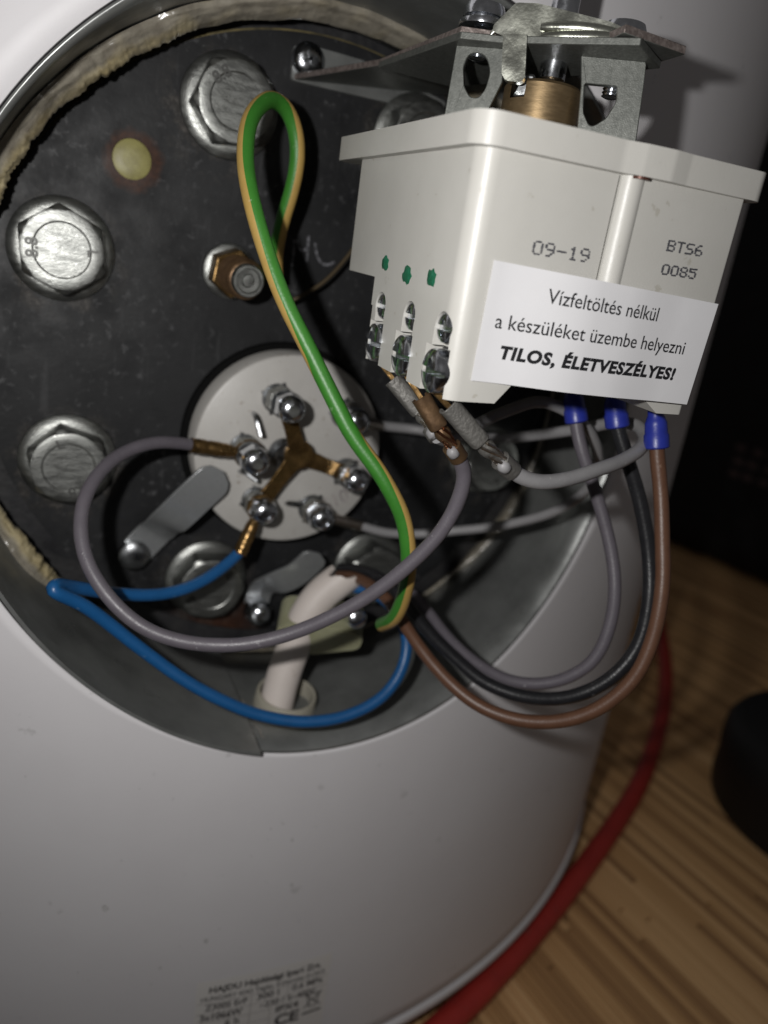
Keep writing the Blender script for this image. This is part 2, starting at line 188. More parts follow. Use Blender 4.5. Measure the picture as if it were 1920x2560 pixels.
# the flange plate: blackened steel with chalky scuffs, rust round the plug hole and along the foot
def plate_mat():
    mt, nt, b = newmat('blackened_plate'); N = nt.nodes; L = nt.links
    tc = N.new("ShaderNodeTexCoord"); O = tc.outputs["Object"]
    def nz(sc, det=6, vec=None, ro=0.6):
        n = N.new("ShaderNodeTexNoise"); n.inputs["Scale"].default_value = sc; n.inputs["Detail"].default_value = det; n.inputs["Roughness"].default_value = ro
        L.new(vec or O, n.inputs["Vector"]); return n.outputs[0]
    def ramp(src, p0, p1, c0, c1):
        r = N.new("ShaderNodeValToRGB"); r.color_ramp.elements[0].position = p0; r.color_ramp.elements[1].position = p1
        r.color_ramp.elements[0].color = (*c0, 1); r.color_ramp.elements[1].color = (*c1, 1); L.new(src, r.inputs[0]); return r.outputs[0]
    def mix(f, a, c):
        mx = N.new("ShaderNodeMix"); mx.data_type = 'RGBA'; L.new(f, mx.inputs[0]); L.new(a, mx.inputs[6])
        if isinstance(c, tuple): mx.inputs[7].default_value = (*c, 1)
        else: L.new(c, mx.inputs[7])
        return mx.outputs[2]
    base = ramp(nz(28, 7), 0.3, 0.72, (0.0065, 0.0067, 0.0075), (0.019, 0.0195, 0.021))
    scuff = ramp(nz(420, 3), 0.56, 0.75, (0, 0, 0), (0.5, 0.5, 0.5))
    big = ramp(nz(45, 3), 0.42, 0.60, (0, 0, 0), (1, 1, 1))
    mm_ = N.new("ShaderNodeMath"); mm_.operation = 'MULTIPLY'; L.new(scuff, mm_.inputs[0]); L.new(big, mm_.inputs[1])
    c = mix(mm_.outputs[0], base, (0.16, 0.16, 0.165))
    mp = N.new("ShaderNodeMapping"); mp.inputs["Scale"].default_value = (1, 1, 6); mp.inputs["Rotation"].default_value = (0, 0.35, 0); L.new(O, mp.inputs[0])
    smear = ramp(nz(60, 4, mp.outputs[0]), 0.60, 0.72, (0, 0, 0), (0.75, 0.75, 0.75))
    c = mix(smear, c, (0.010, 0.010, 0.011))
    def dist(center):
        s = N.new("ShaderNodeVectorMath"); s.operation = 'DISTANCE'; L.new(O, s.inputs[0]); s.inputs[1].default_value = center; return s.outputs["Value"]
    def near(center, r0, r1, wob, wsc):
        d = dist(center); a = N.new("ShaderNodeMath"); a.operation = 'MULTIPLY_ADD'
        L.new(nz(wsc, 4), a.inputs[0]); a.inputs[1].default_value = wob; L.new(d, a.inputs[2])
        mr = N.new("ShaderNodeMapRange"); mr.inputs[1].default_value = r0; mr.inputs[2].default_value = r1; mr.inputs[3].default_value = 1; mr.inputs[4].default_value = 0
        L.new(a.outputs[0], mr.inputs[0]); return mr.outputs[0]
    rust = ramp(nz(700, 5), 0.3, 0.7, (0.022, 0.009, 0.006), (0.060, 0.024, 0.012))
    h = V(K['hole'])
    c = mix(near(h + Vector((0.0004, 0, -0.0003)), 0.0084, 0.0100, 0.0036, 320), c, rust)
    c = mix(near(Vector((-0.020, 0, -0.089)), 0.012, 0.026, 0.016, 120), c, rust)
    lime = ramp(nz(900, 4), 0.45, 0.7, (0.03, 0.026, 0.022), (0.11, 0.10, 0.09))
    gr = ramp(nz(160, 5), 0.46, 0.60, (0, 0, 0), (0.8, 0.8, 0.8))
    for k_ in range(8):
        a_ = math.radians(115 + 45*k_); f_ = near(Vector((0.075*math.cos(a_), 0, 0.075*math.sin(a_) - 0.002)), 0.0145, 0.0200, 0.004, 220)
        mq = N.new("ShaderNodeMath"); mq.operation = 'MULTIPLY'; L.new(f_, mq.inputs[0]); L.new(gr, mq.inputs[1]); c = mix(mq.outputs[0], c, lime)
    mp3 = N.new("ShaderNodeMapping"); mp3.inputs["Scale"].default_value = (7, 1, 1); mp3.inputs["Rotation"].default_value = (0, -0.1, 0); L.new(O, mp3.inputs[0])
    drip = ramp(nz(40, 5, mp3.outputs[0]), 0.60, 0.74, (0, 0, 0), (0.5, 0.5, 0.5)); c = mix(drip, c, (0.055, 0.055, 0.057))
    L.new(c, b.inputs["Base Color"])
    r2 = N.new("ShaderNodeMapRange"); r2.inputs[1].default_value = 0.3; r2.inputs[2].default_value = 0.7; r2.inputs[3].default_value = 0.42; r2.inputs[4].default_value = 0.72
    L.new(nz(90, 5), r2.inputs[0]); L.new(r2.outputs[0], b.inputs["Roughness"])
    bp = N.new("ShaderNodeBump"); bp.inputs["Strength"].default_value = 0.14; bp.inputs["Distance"].default_value = 0.0004
    L.new(nz(700, 5), bp.inputs["Height"]); L.new(bp.outputs[0], b.inputs["Normal"])
    b.inputs["Specular IOR Level"].default_value = 0.32
    return mt
M['plate'] = plate_mat()
M['plug'] = mat('yellow_green_coating', (0.30, 0.275, 0.10), 0.45, 0, (0.24, 0.215, 0.08), 250, (0.45, 0.62), 0.15, 500)

def foam_mat():
    mt, nt, b = newmat('expanding_foam'); N = nt.nodes; L = nt.links
    tc = N.new("ShaderNodeTexCoord"); at = N.new("ShaderNodeAttribute"); at.attribute_name = "film"
    n = N.new("ShaderNodeTexNoise"); n.inputs["Scale"].default_value = 260; n.inputs["Detail"].default_value = 6; L.new(tc.outputs["Object"], n.inputs["Vector"])
    r = N.new("ShaderNodeValToRGB"); r.color_ramp.elements[0].color = (0.32, 0.26, 0.14, 1); r.color_ramp.elements[1].color = (0.45, 0.385, 0.235, 1); r.color_ramp.elements[0].position = .35; r.color_ramp.elements[1].position = .65
    L.new(n.outputs[0], r.inputs[0])
    r2 = N.new("ShaderNodeValToRGB"); r2.color_ramp.elements[0].color = (0.18, 0.162, 0.13, 1); r2.color_ramp.elements[1].color = (0.29, 0.265, 0.215, 1); r2.color_ramp.elements[0].position = .35; r2.color_ramp.elements[1].position = .68
    L.new(n.outputs[0], r2.inputs[0])
    mx = N.new("ShaderNodeMix"); mx.data_type = 'RGBA'; L.new(at.outputs["Fac"], mx.inputs[0]); L.new(r.outputs[0], mx.inputs[6]); L.new(r2.outputs[0], mx.inputs[7]); L.new(mx.outputs[2], b.inputs["Base Color"])
    mr = N.new("ShaderNodeMapRange"); mr.inputs[3].default_value = 0.55; mr.inputs[4].default_value = 0.2; L.new(at.outputs["Fac"], mr.inputs[0]); L.new(mr.outputs[0], b.inputs["Roughness"])
    n2 = N.new("ShaderNodeTexNoise"); n2.inputs["Scale"].default_value = 420; n2.inputs["Detail"].default_value = 5; L.new(tc.outputs["Object"], n2.inputs["Vector"])
    bp = N.new("ShaderNodeBump"); bp.inputs["Strength"].default_value = 0.28; bp.inputs["Distance"].default_value = 0.0006; L.new(n2.outputs[0], bp.inputs["Height"]); L.new(bp.outputs[0], b.inputs["Normal"])
    return mt
M['foam'] = foam_mat()

def wood_mat():
    mt, nt, b = newmat('bamboo_strip'); N = nt.nodes; L = nt.links
    oi = N.new("ShaderNodeObjectInfo"); tc = N.new("ShaderNodeTexCoord")
    mp = N.new("ShaderNodeMapping"); mp.inputs["Scale"].default_value = (300, 9, 300); L.new(tc.outputs["Object"], mp.inputs[0])
    ad = N.new("ShaderNodeVectorMath"); ad.operation = 'ADD'; L.new(mp.outputs[0], ad.inputs[0]); L.new(oi.outputs["Location"], ad.inputs[1])
    n = N.new("ShaderNodeTexNoise"); n.inputs["Scale"].default_value = 1.0; n.inputs["Detail"].default_value = 5; L.new(ad.outputs[0], n.inputs["Vector"])
    r = N.new("ShaderNodeValToRGB"); cr = r.color_ramp
    cr.elements[0].position = 0.0; cr.elements[0].color = (0.28, 0.14, 0.062, 1); cr.elements[1].position = 1.0; cr.elements[1].color = (0.88, 0.57, 0.28, 1)
    e = cr.elements.new(0.5); e.color = (0.62, 0.36, 0.155, 1)
    a = N.new("ShaderNodeMath"); a.operation = 'MULTIPLY_ADD'; L.new(n.outputs[0], a.inputs[0]); a.inputs[1].default_value = 0.55
    m2 = N.new("ShaderNodeMath"); m2.operation = 'MULTIPLY_ADD'; L.new(oi.outputs["Random"], m2.inputs[0]); m2.inputs[1].default_value = 0.70; m2.inputs[2].default_value = -0.10
    L.new(m2.outputs[0], a.inputs[2]); L.new(a.outputs[0], r.inputs[0]); L.new(r.outputs[0], b.inputs["Base Color"])
    b.inputs["Roughness"].default_value = 0.48
    return mt
M['wood'] = wood_mat()

# ------------------------------------------------------------------ mesh helpers
def frame_of(axis):
    a = axis.normalized(); h = Vector((0, 0, 1)) if abs(a.z) < 0.9 else Vector((1, 0, 0))
    x = h.cross(a).normalized(); return x, a.cross(x), a
class MB:
    def __init__(s): s.v = []; s.f = []; s.m = []
    def add(s, vs, fs, mi=0):
        o = len(s.v); s.v += [Vector(p) for p in vs]; s.f += [tuple(o + i for i in f) for f in fs]; s.m += [mi] * len(fs); return s
    def box(s, lo, hi, mi=0):
        (a, b, c), (d, e, f) = lo, hi
        return s.add([(a,b,c),(d,b,c),(d,e,c),(a,e,c),(a,b,f),(d,b,f),(d,e,f),(a,e,f)], [(0,3,2,1),(4,5,6,7),(0,1,5,4),(1,2,6,5),(2,3,7,6),(3,0,4,7)], mi)
    def lathe(s, o, axis, prof, seg=32, mi=0, caps=True):
        # prof = [(radius, height along axis)]
        x, y, a = frame_of(Vector(axis)); o = Vector(o); vs = []; fs = []
        for r, h in prof:
            for k in range(seg):
                t = 2*math.pi*k/seg; vs.append(o + a*h + x*(r*math.cos(t)) + y*(r*math.sin(t)))
        for i in range(len(prof)-1):
            for k in range(seg):
                k2 = (k+1) % seg; fs.append((i*seg+k, i*seg+k2, (i+1)*seg+k2, (i+1)*seg+k))
        if caps:
            fs.append(tuple(reversed(range(seg)))); n = (len(prof)-1)*seg; fs.append(tuple(range(n, n+seg)))
        return s.add(vs, fs, mi)
    def ngon(s, o, axis, r0, r1, h0, h1, n=6, ph=0.0, mi=0):
        x, y, a = frame_of(Vector(axis)); o = Vector(o); vs = []
        for r, h in ((r0, h0), (r1, h1)):
            for k in range(n):
                t = 2*math.pi*k/n + ph; vs.append(o + a*h + x*(r*math.cos(t)) + y*(r*math.sin(t)))
        fs = [(k, (k+1) % n, n+(k+1) % n, n+k) for k in range(n)] + [tuple(reversed(range(n))), tuple(range(n, 2*n))]
        return s.add(vs, fs, mi)
    def tube(s, pts, rad, seg=16, mi=0, caps=True, mfun=None, closed=False):
        n = len(pts); vs = []; fs = []; ms = []
        T = [((pts[min(i+1, n-1)] - pts[max(i-1, 0)])).normalized() for i in range(n)]
        u = frame_of(T[0])[0]
        for i in range(n):
            u = (u - T[i]*u.dot(T[i])).normalized(); w_ = T[i].cross(u); r = rad(i/(n-1)) if callable(rad) else rad
            for k in range(seg):
                t = 2*math.pi*k/seg; vs.append(pts[i] + u*(r*math.cos(t)) + w_*(r*math.sin(t)))
        for i in range(n-1):
            for k in range(seg):
                k2 = (k+1) % seg; fs.append((i*seg+k, i*seg+k2, (i+1)*seg+k2, (i+1)*seg+k))
        o = len(s.v); s.v += vs; s.f += [tuple(o+j for j in f) for f in fs]; s.m += [mi]*len(fs)
        if caps:
            s.f.append(tuple(o+j for j in reversed(range(seg)))); s.f.append(tuple(o+(n-1)*seg+j for j in range(seg))); s.m += [mi, mi]
        return s
    def prism(s, outline, fn, t0, t1, holes=(), mi=0):
        # 2D outline (+holes) filled; fn(a, b, t) -> 3D
        bm = bmesh.new(); edges = []
        for loop in [outline] + list(holes):
            vv = [bm.verts.new((p[0], p[1], 0)) for p in loop]
            for i in range(len(vv)): edges.append(bm.edges.new((vv[i], vv[(i+1) % len(vv)])))
        bmesh.ops.triangle_fill(bm, use_beauty=True, use_dissolve=False, edges=edges)
        bm.verts.index_update(); P = [v.co.copy() for v in bm.verts]
        tris = [tuple(v.index for v in f.verts) for f in bm.faces]; n = len(P)
        be = [(e.verts[0].index, e.verts[1].index) for e in bm.edges if len(e.link_faces) == 1]
        bm.free()
        vs = [fn(p.x, p.y, t0) for p in P] + [fn(p.x, p.y, t1) for p in P]
        fs = [tuple(reversed(t)) for t in tris] + [tuple(i+n for i in t) for t in tris] + [(a, b, b+n, a+n) for a, b in be]
        return s.add(vs, fs, mi)
    def build(s, name, mats, parent=None, smooth=35, bevel=0, bseg=2, fix=True, label=None):
        me = bpy.data.meshes.new(name); me.from_pydata([tuple(p) for p in s.v], [], s.f)
        for mt in (mats if isinstance(mats, (list, tuple)) else [mats]): me.materials.append(M[mt])
        for p, mi in zip(me.polygons, s.m): p.material_index = mi
        if fix:
            bm = bmesh.new(); bm.from_mesh(me); bmesh.ops.recalc_face_normals(bm, faces=bm.faces); bm.to_mesh(me); bm.free()
        return finish(name, me, parent, smooth, bevel, bseg, label)
def finish(name, me, parent=None, smooth=35, bevel=0, bseg=2, label=None):
    if smooth:
        for p in me.polygons: p.use_smooth = True
        me.set_sharp_from_angle(angle=math.radians(smooth))
    o = bpy.data.objects.new(name, me); COL.objects.link(o)
    if parent: o.parent = parent
    if bevel:
        b = o.modifiers.new("bevel", 'BEVEL'); b.width = bevel; b.segments = bseg; b.limit_method = 'ANGLE'; b.angle_limit = math.radians(40); b.harden_normals = False
    if label: o["label"] = label
    return o
def thing(name, label, cat, loc=(0, 0, 0), rot=None, group=None):
    o = bpy.data.objects.new(name, None); COL.objects.link(o); o.empty_display_size = 0.01
    if rot is not None: o.matrix_world = rot
    else: o.location = loc
    return tag(o, label, cat, group)
def tag(o, label, cat, group=None, kind=None):
    if label: o["label"] = label
    if cat: o["category"] = cat
    if group: o["group"] = group
    if kind: o["kind"] = kind
    return o
def spline(P, step=0.0012):
    P = [P[0]*2 - P[1]] + list(P) + [P[-1]*2 - P[-2]]; out = []
    for i in range(1, len(P)-2):
        p0, p1, p2, p3 = P[i-1:i+3]; d1 = max((p2-p1).length, 1e-6)
        n = max(2, int(d1/step)); d0 = max((p1-p0).length, 1e-6); d2 = max((p3-p2).length, 1e-6)
        m1 = (p2-p1) + ((p1-p0)/d0 - (p2-p0)/(d0+d1))*d1; m2 = (p2-p1) + ((p3-p2)/d2 - (p3-p1)/(d1+d2))*d1
        for k in range(n):
            t = k/n; t2 = t*t; t3 = t2*t
            out.append(p1*(2*t3-3*t2+1) + m1*(t3-2*t2+t) + p2*(-2*t3+3*t2) + m2*(t3-t2))
    out.append(P[-2]); 
    for _ in range(4):
        out = [out[0]] + [(out[i-1] + out[i]*2 + out[i+1])/4 for i in range(1, len(out)-1)] + [out[-1]]
    return out
def rounded(poly, rad, seg=6):
    out = []; n = len(poly)
    for i in range(n):
        p = Vector(poly[i]); a = Vector(poly[i-1]); b = Vector(poly[(i+1) % n]); r = rad[i] if isinstance(rad, (list, tuple)) else rad
        if r <= 0: out.append((p.x, p.y)); continue
        da = (a-p).normalized(); db = (b-p).normalized(); ang = da.angle(db); d = r/math.tan(ang/2)
        d = min(d, 0.49*(a-p).length, 0.49*(b-p).length); r = d*math.tan(ang/2)
        c = p + (da+db).normalized()*(r/math.sin(ang/2)); s = p+da*d; e = p+db*d
        a0 = math.atan2(s.y-c.y, s.x-c.x); a1 = math.atan2(e.y-c.y, e.x-c.x)
        while a1-a0 > math.pi: a1 -= 2*math.pi
        while a1-a0 < -math.pi: a1 += 2*math.pi
        for k in range(seg+1):
            t = a0+(a1-a0)*k/seg; out.append((c.x+r*math.cos(t), c.y+r*math.sin(t)))
    return out
def boolean(obj, cutters, op='DIFFERENCE'):
    for c in cutters:
        b = obj.modifiers.new("b", 'BOOLEAN'); b.operation = op; b.object = c; b.solver = 'EXACT'
    bpy.context.view_layer.update()
    dg = bpy.context.evaluated_depsgraph_get(); me = bpy.data.meshes.new_from_object(obj.evaluated_get(dg), preserve_all_data_layers=True, depsgraph=dg)
    obj.modifiers.clear(); old = obj.data; obj.data = me; bpy.data.meshes.remove(old)
    for c in cutters:
        md = c.data; bpy.data.objects.remove(c); bpy.data.meshes.remove(md)
    return obj
def text_geo(body, size=1.0, offset=0.0, shear=0.0, spacing=1.0, align='LEFT'):
    cu = bpy.data.curves.new("t", 'FONT'); cu.body = body; cu.size = size; cu.offset = offset; cu.shear = shear; cu.space_character = spacing; cu.align_x = align; cu.resolution_u = 4
    ob = bpy.data.objects.new("t", cu); COL.objects.link(ob); bpy.context.view_layer.update()
    dg = bpy.context.evaluated_depsgraph_get(); me = bpy.data.meshes.new_from_object(ob.evaluated_get(dg))
    vs = [v.co.copy() for v in me.vertices]; fs = [tuple(p.vertices) for p in me.polygons]
    bpy.data.objects.remove(ob); bpy.data.curves.remove(cu); bpy.data.meshes.remove(me); return vs, fs

# ================================================================== FLOOR
fl_o = MB().add([(-1.2, -1.2, FLOOR-0.003), (3, -1.2, FLOOR-0.003), (3, 3, FLOOR-0.003), (-1.2, 3, FLOOR-0.003)], [(0, 1, 2, 3)]).build('floor', 'subfloor', smooth=0)
fl_o["kind"] = 'structure'
SW = 0.0045; ang = math.atan2(0.014, -0.086)  # strips run almost straight away from the front
sd = Vector((-0.14, 0.99, 0)).normalized(); sn = Vector((sd.y, -sd.x, 0))
base = MB().box((-SW/2+0.00035, -0.15, -0.003), (SW/2-0.00035, 0.15, 0.0)).build('slat', 'wood', fl_o, smooth=0, bevel=0.0003, bseg=1)
slat_mesh = base.data; count = 0
for i in range(-4, 166):
    off = random.uniform(0, 0.301)
    for j in range(-2, 4):
        c = Vector((0.06, -0.02, FLOOR)) + sn*(i*SW) + sd*(j*0.301 + off)
        # only where floor shows beside the heater
        if c.y < -0.26 or c.y > 0.62 or (c - Vector((0, AY, FLOOR))).length < 0.12: continue
        if c.y - c.x*0.75 > 0.16 or c.x - c.y*1.1 > 0.66: continue
        o = base if count == 0 else bpy.data.objects.new('slat', slat_mesh)
        if count: COL.objects.link(o); o.parent = fl_o; b_ = o.modifiers.new("bevel", 'BEVEL'); b_.width = 0.0003; b_.segments = 1
        o.location = c + Vector((0, 0, random.uniform(-0.0001, 0.0001))); o.rotation_euler = (0, 0, math.atan2(sd.y, sd.x) - math.pi/2); count += 1

# ================================================================== WATER HEATER
wh = thing('water_heater', 'white enamelled cylindrical water heater with round open service recess', 'water heater', (0, AY, FLOOR))
def child(o):  # parts are modelled in world coordinates, the parent stands at the base
    o.matrix_parent_inverse = Matrix.Translation((0, -AY, -FLOOR)); return o
# shell with the round opening: polar grid round the hole, cylinder wrapped
ZB, ZT = -0.2335, 0.42
mb = MB(); NA, NRr = 192, 26; vs = []; fs = []
def on_shell(s, z): a = s/BR; return Vector((BR*math.sin(a), AY - BR*math.cos(a), z))
half = math.pi*BR
for i in range(NRr+1):
    for k in range(NA):
        t = 2*math.pi*k/NA; x = HR*math.cos(t); s0 = BR*math.asin(x/BR); z0 = HZ + HR*math.sin(t)
        # outer target: rectangle border on the unrolled shell
        dx, dz = math.cos(t), math.sin(t)
        k1 = half/abs(dx) if abs(dx) > 1e-6 else 1e9; k2 = ((ZT-HZ) if dz > 0 else (HZ-ZB))/abs(dz) if abs(dz) > 1e-6 else 1e9
        kk = min(k1, k2); s1 = dx*kk; z1 = HZ + dz*kk; f = (i/NRr)**1.4
        vs.append(on_shell(s0 + (s1-s0)*f, z0 + (z1-z0)*f))
for i in range(NRr):
    for k in range(NA): k2 = (k+1) % NA; fs.append((i*NA+k, i*NA+k2, (i+1)*NA+k2, (i+1)*NA+k))
sh = mb.add(vs, fs).build('shell', 'enamel', wh, smooth=60)
so = sh.modifiers.new("solid", 'SOLIDIFY'); so.thickness = 0.0008; so.offset = -1
child(sh)
mb = MB().lathe((0, AY, ZB), (0, 0, 1), [(BR-0.004, -0.0042), (BR-0.0005, -0.0040), (BR+0.0010, -0.0030), (BR+0.0016, -0.0012), (BR+0.0013, 0.0006), (BR+0.0006, 0.0013), (BR-0.003, 0.0013)], 256, caps=False)
child(mb.build('base_ring', 'enamel', wh, smooth=60, label='rolled pale rim round the foot of the white shell'))
child(MB().lathe((0, AY, FLOOR), (0, 0, 1), [(0.245, 0), (0.245, 0.012)], 128).build('plinth', 'plinth', wh))
# liner
mb = MB(); vs = []; fs = []; NA = 256; rows = [0, .2, .4, .6, .8, 1.0]
for fr in rows:
    for k in range(NA):
        t = 2*math.pi*k/NA; r = HR - 0.0017 + 0.00025*math.sin(3*t+1) ; x = r*math.cos(t)
        yf = skin_y(x) - 0.0004; yb = 0.003
        vs.append(Vector((x, yb + (yf-yb)*fr, HZ + r*math.sin(t))))
for i in range(len(rows)-1):
    for k in range(NA): k2 = (k+1) % NA; fs.append((i*NA+k, i*NA+k2, (i+1)*NA+k2, (i+1)*NA+k))
ln = mb.add(vs, fs).build('recess_liner', 'zinc', wh, smooth=50, label='galvanised sheet liner of the round recess')
so = ln.modifiers.new("solid", 'SOLIDIFY'); so.thickness = 0.0009; so.offset = 1
child(ln)
mb = MB(); vs = []; fs = []; n = 60
for j, (dr) in enumerate((0.0019, 0.0029)):
    for fr in (0, 1):
        for k in range(n+1):
            t = math.radians(206 + (258.5-206)*k/n); r = HR - dr; x = r*math.cos(t)
            vs.append(Vector((x, 0.0 + (skin_y(x)-0.0040)*fr, HZ + r*math.sin(t))))
w1 = n+1
for k in range(n):
    fs += [(2*w1+k, 2*w1+k+1, 3*w1+k+1, 3*w1+k), (w1+k, w1+k+1, k+1, k), (w1+k, 3*w1+k, 3*w1+k+1, w1+k+1)]
fs += [(n, w1+n, 3*w1+n, 2*w1+n), (0, 2*w1, 3*w1, w1)]
lap = mb.add(vs, fs).build('seam_lap', 'zinc', ln, smooth=40)
lap.matrix_parent_inverse = Matrix.Identity(4)
M['scratch'] = mat('bare_scratch', (0.45, 0.42, 0.38), 0.5, 0.4, (0.2, 0.19, 0.18), 600, (0.35, 0.65))
q = MB(); vs = []; fs = []
for i in range(13):
    f = i/12; t = math.radians(259.2 + 1.2*f + 0.25*math.sin(i*2.1)); r = HR - 0.00195; y0 = -0.030 - 0.020*f
    for d in (-1, 1): vs.append(Vector((r*math.cos(t + d*0.0035*(1.0-0.4*f)), y0, HZ + r*math.sin(t + d*0.0035*(1.0-0.4*f)))))
    if i: fs.append((2*i-2, 2*i-1, 2*i+1, 2*i))
q.add(vs, fs).build('seam_scratch', 'scratch', ln, smooth=0)
# neck behind the plate, gasket, plate
def annulus(r0, r1, y, z0=0.0, n=160, rows=2):
    vs = []; fs = []
    for i in range(rows):
        r = r0 + (r1-r0)*i/(rows-1)
        for k in range(n): t = 2*math.pi*k/n; vs.append((r*math.cos(t), y, z0 + r*math.sin(t)))
    for i in range(rows-1):
        for k in range(n): k2 = (k+1) % n; fs.append((i*n+k, (i+1)*n+k, (i+1)*n+k2, i*n+k2))
    return vs, fs
mb = MB().add(*annulus(0.080, HR+0.001, 0.0028, -0.0015)); child(mb.build('tank_neck', 'neck', wh, smooth=0, fix=False))
mb = MB().lathe((0, 0.0036, 0.0004), (0, -1, 0), [(0.0905, 0), (0.0916, 0), (0.09165, 0.0020), (0.0905, 0.0022)], 200, caps=False); child(mb.build('gasket', 'gasket', wh, label='thin yellow gasket edge showing round the plate'))
h = V(K['hole'])
circ = lambda cx, cz, r, n: [(cx + r*math.cos(2*math.pi*k/n), cz + r*math.sin(2*math.pi*k/n)) for k in range(n)]
mb = MB().prism(circ(0, 0, 0.09125, 200), lambda a, b, t: Vector((a, t, b)), 0.0012, 0.0, holes=[circ(h.x, h.z, 0.0050, 40)])
pl = mb.build('flange_plate', 'plate', wh, smooth=30, label='blackened round steel flange plate with scuffs and rust'); child(pl)
mb = MB().lathe((h.x, 0.0010, h.z), (0, -1, 0), [(0.0052, -0.0004), (0.0050, 0.0002), (0.0046, 0.0004), (0.002, 0.0006)], 40); mb.build('hole_plug', 'plug', pl, label='pale yellow coating seen through the plate hole')
mb = MB()
for st in K['chalk']:
    P = spline([Vector((p[0]*MM, -0.00006, p[2]*MM)) for p in st], 0.0005); vs = []; fs = []
    for i, p in enumerate(P):
        d = (P[min(i+1, len(P)-1)] - P[max(i-1, 0)]).normalized(); nn = Vector((-d.z, 0, d.x))*0.00038
        vs += [p+nn, p-nn]
        if i: fs.append((2*i-2, 2*i-1, 2*i+1, 2*i))
    mb.add(vs, fs)
mb.build('chalk_mark', 'chalk', pl, smooth=0, label='two pale chalked letters on the dark plate')

# foam squeezed out round the neck: a smooth glossy film up the liner, a crumbly cream fringe at its foot
mb = MB(); vs = []; fs = []; film = []; NA = 1500; RW = 20
def thick(deg):
    def bump(c, wd, a): d = (deg-c+180) % 360 - 180; return a*math.exp(-(d/wd)**2)
    return 0.10 + bump(140, 40, 0.55) + bump(178, 20, 0.55) + bump(95, 34, 0.48) + bump(50, 26, 0.42) + bump(214, 14, 0.55) + bump(330, 20, 0.15)
def fringe(deg):
    def bump(c, wd, a): d = (deg-c+180) % 360 - 180; return a*math.exp(-(d/wd)**2)
    return bump(153, 13, 0.85) + bump(130, 6, 0.65) + bump(120, 4, 0.4) + bump(181, 8, 1.1) + bump(216, 11, 1.0) + 0.03
LR = HR - 0.0018; RW = 26
for k in range(NA):
    t = 2*math.pi*k/NA; deg = math.degrees(t); th = thick(deg); fg = fringe(deg)
    c3 = Vector((math.cos(t), math.sin(t), 0))
    n1 = noise.noise(c3*9); n2 = noise.noise(c3*38 + Vector((0, 0, 4))); n3 = noise.noise(c3*130 + Vector((0, 0, 9)))
    tt = min(1, max(0, th*1.45-0.12)); L_ = 0.021*tt*(1 + 0.10*n1)
    reach = (0.0008 + 0.0032*tt + 0.0014*fg*(1 + 0.5*n2 + 0.35*n3) + 0.0006*noise.noise(c3*16)*tt + 0.00010*n3*tt)
    for i in range(RW):
        f = i/(RW-1)
        if f < 0.72:
            q_ = f/0.72; r = LR - reach*q_; yy = -L_*(1.04 - 0.30*q_ + 0.08*math.sin(q_*3.1)) + 0.002
        else:
            q_ = (f-0.72)/0.28; r = LR - reach + 0.0012*q_**2; e = -L_*0.74 + 0.002; yy = e + min(0.0026-e, 0.0045)*q_**1.3
        lump = fg*math.exp(-((f-0.60)/0.16)**2)
        q = Vector((r*math.cos(t), yy, r*math.sin(t)))*420
        d = 0.0013*lump*(0.5 + 0.8*noise.noise(q*0.6) + 0.5*noise.noise(q*1.5)) + (0.00045*tt*noise.noise(Vector((t*12, f*6, 2.2))) + 0.00014*tt*noise.noise(Vector((t*60, f*26, 5.2))))*(1 if f < .75 else .3)
        vs.append(Vector(((r-d*0.4)*math.cos(t), yy - d*1.0, HZ + (r-d*0.4)*math.sin(t))))
        film.append(max(0, min(1, 1.05 - 1.7*lump + 0.5*noise.noise(c3*20 + Vector((0, 0, f*2))))))
for k in range(NA):
    k2 = (k+1) % NA
    for i in range(RW-1): fs.append((k*RW+i, k*RW+i+1, k2*RW+i+1, k2*RW+i))
fo = mb.add(vs, fs).build('foam_bead', 'foam', wh, smooth=80, label='ragged bead of tan sealing foam between liner and plate')
at = fo.data.attributes.new("film", 'FLOAT', 'POINT'); at.data.foreach_set("value", film); child(fo)

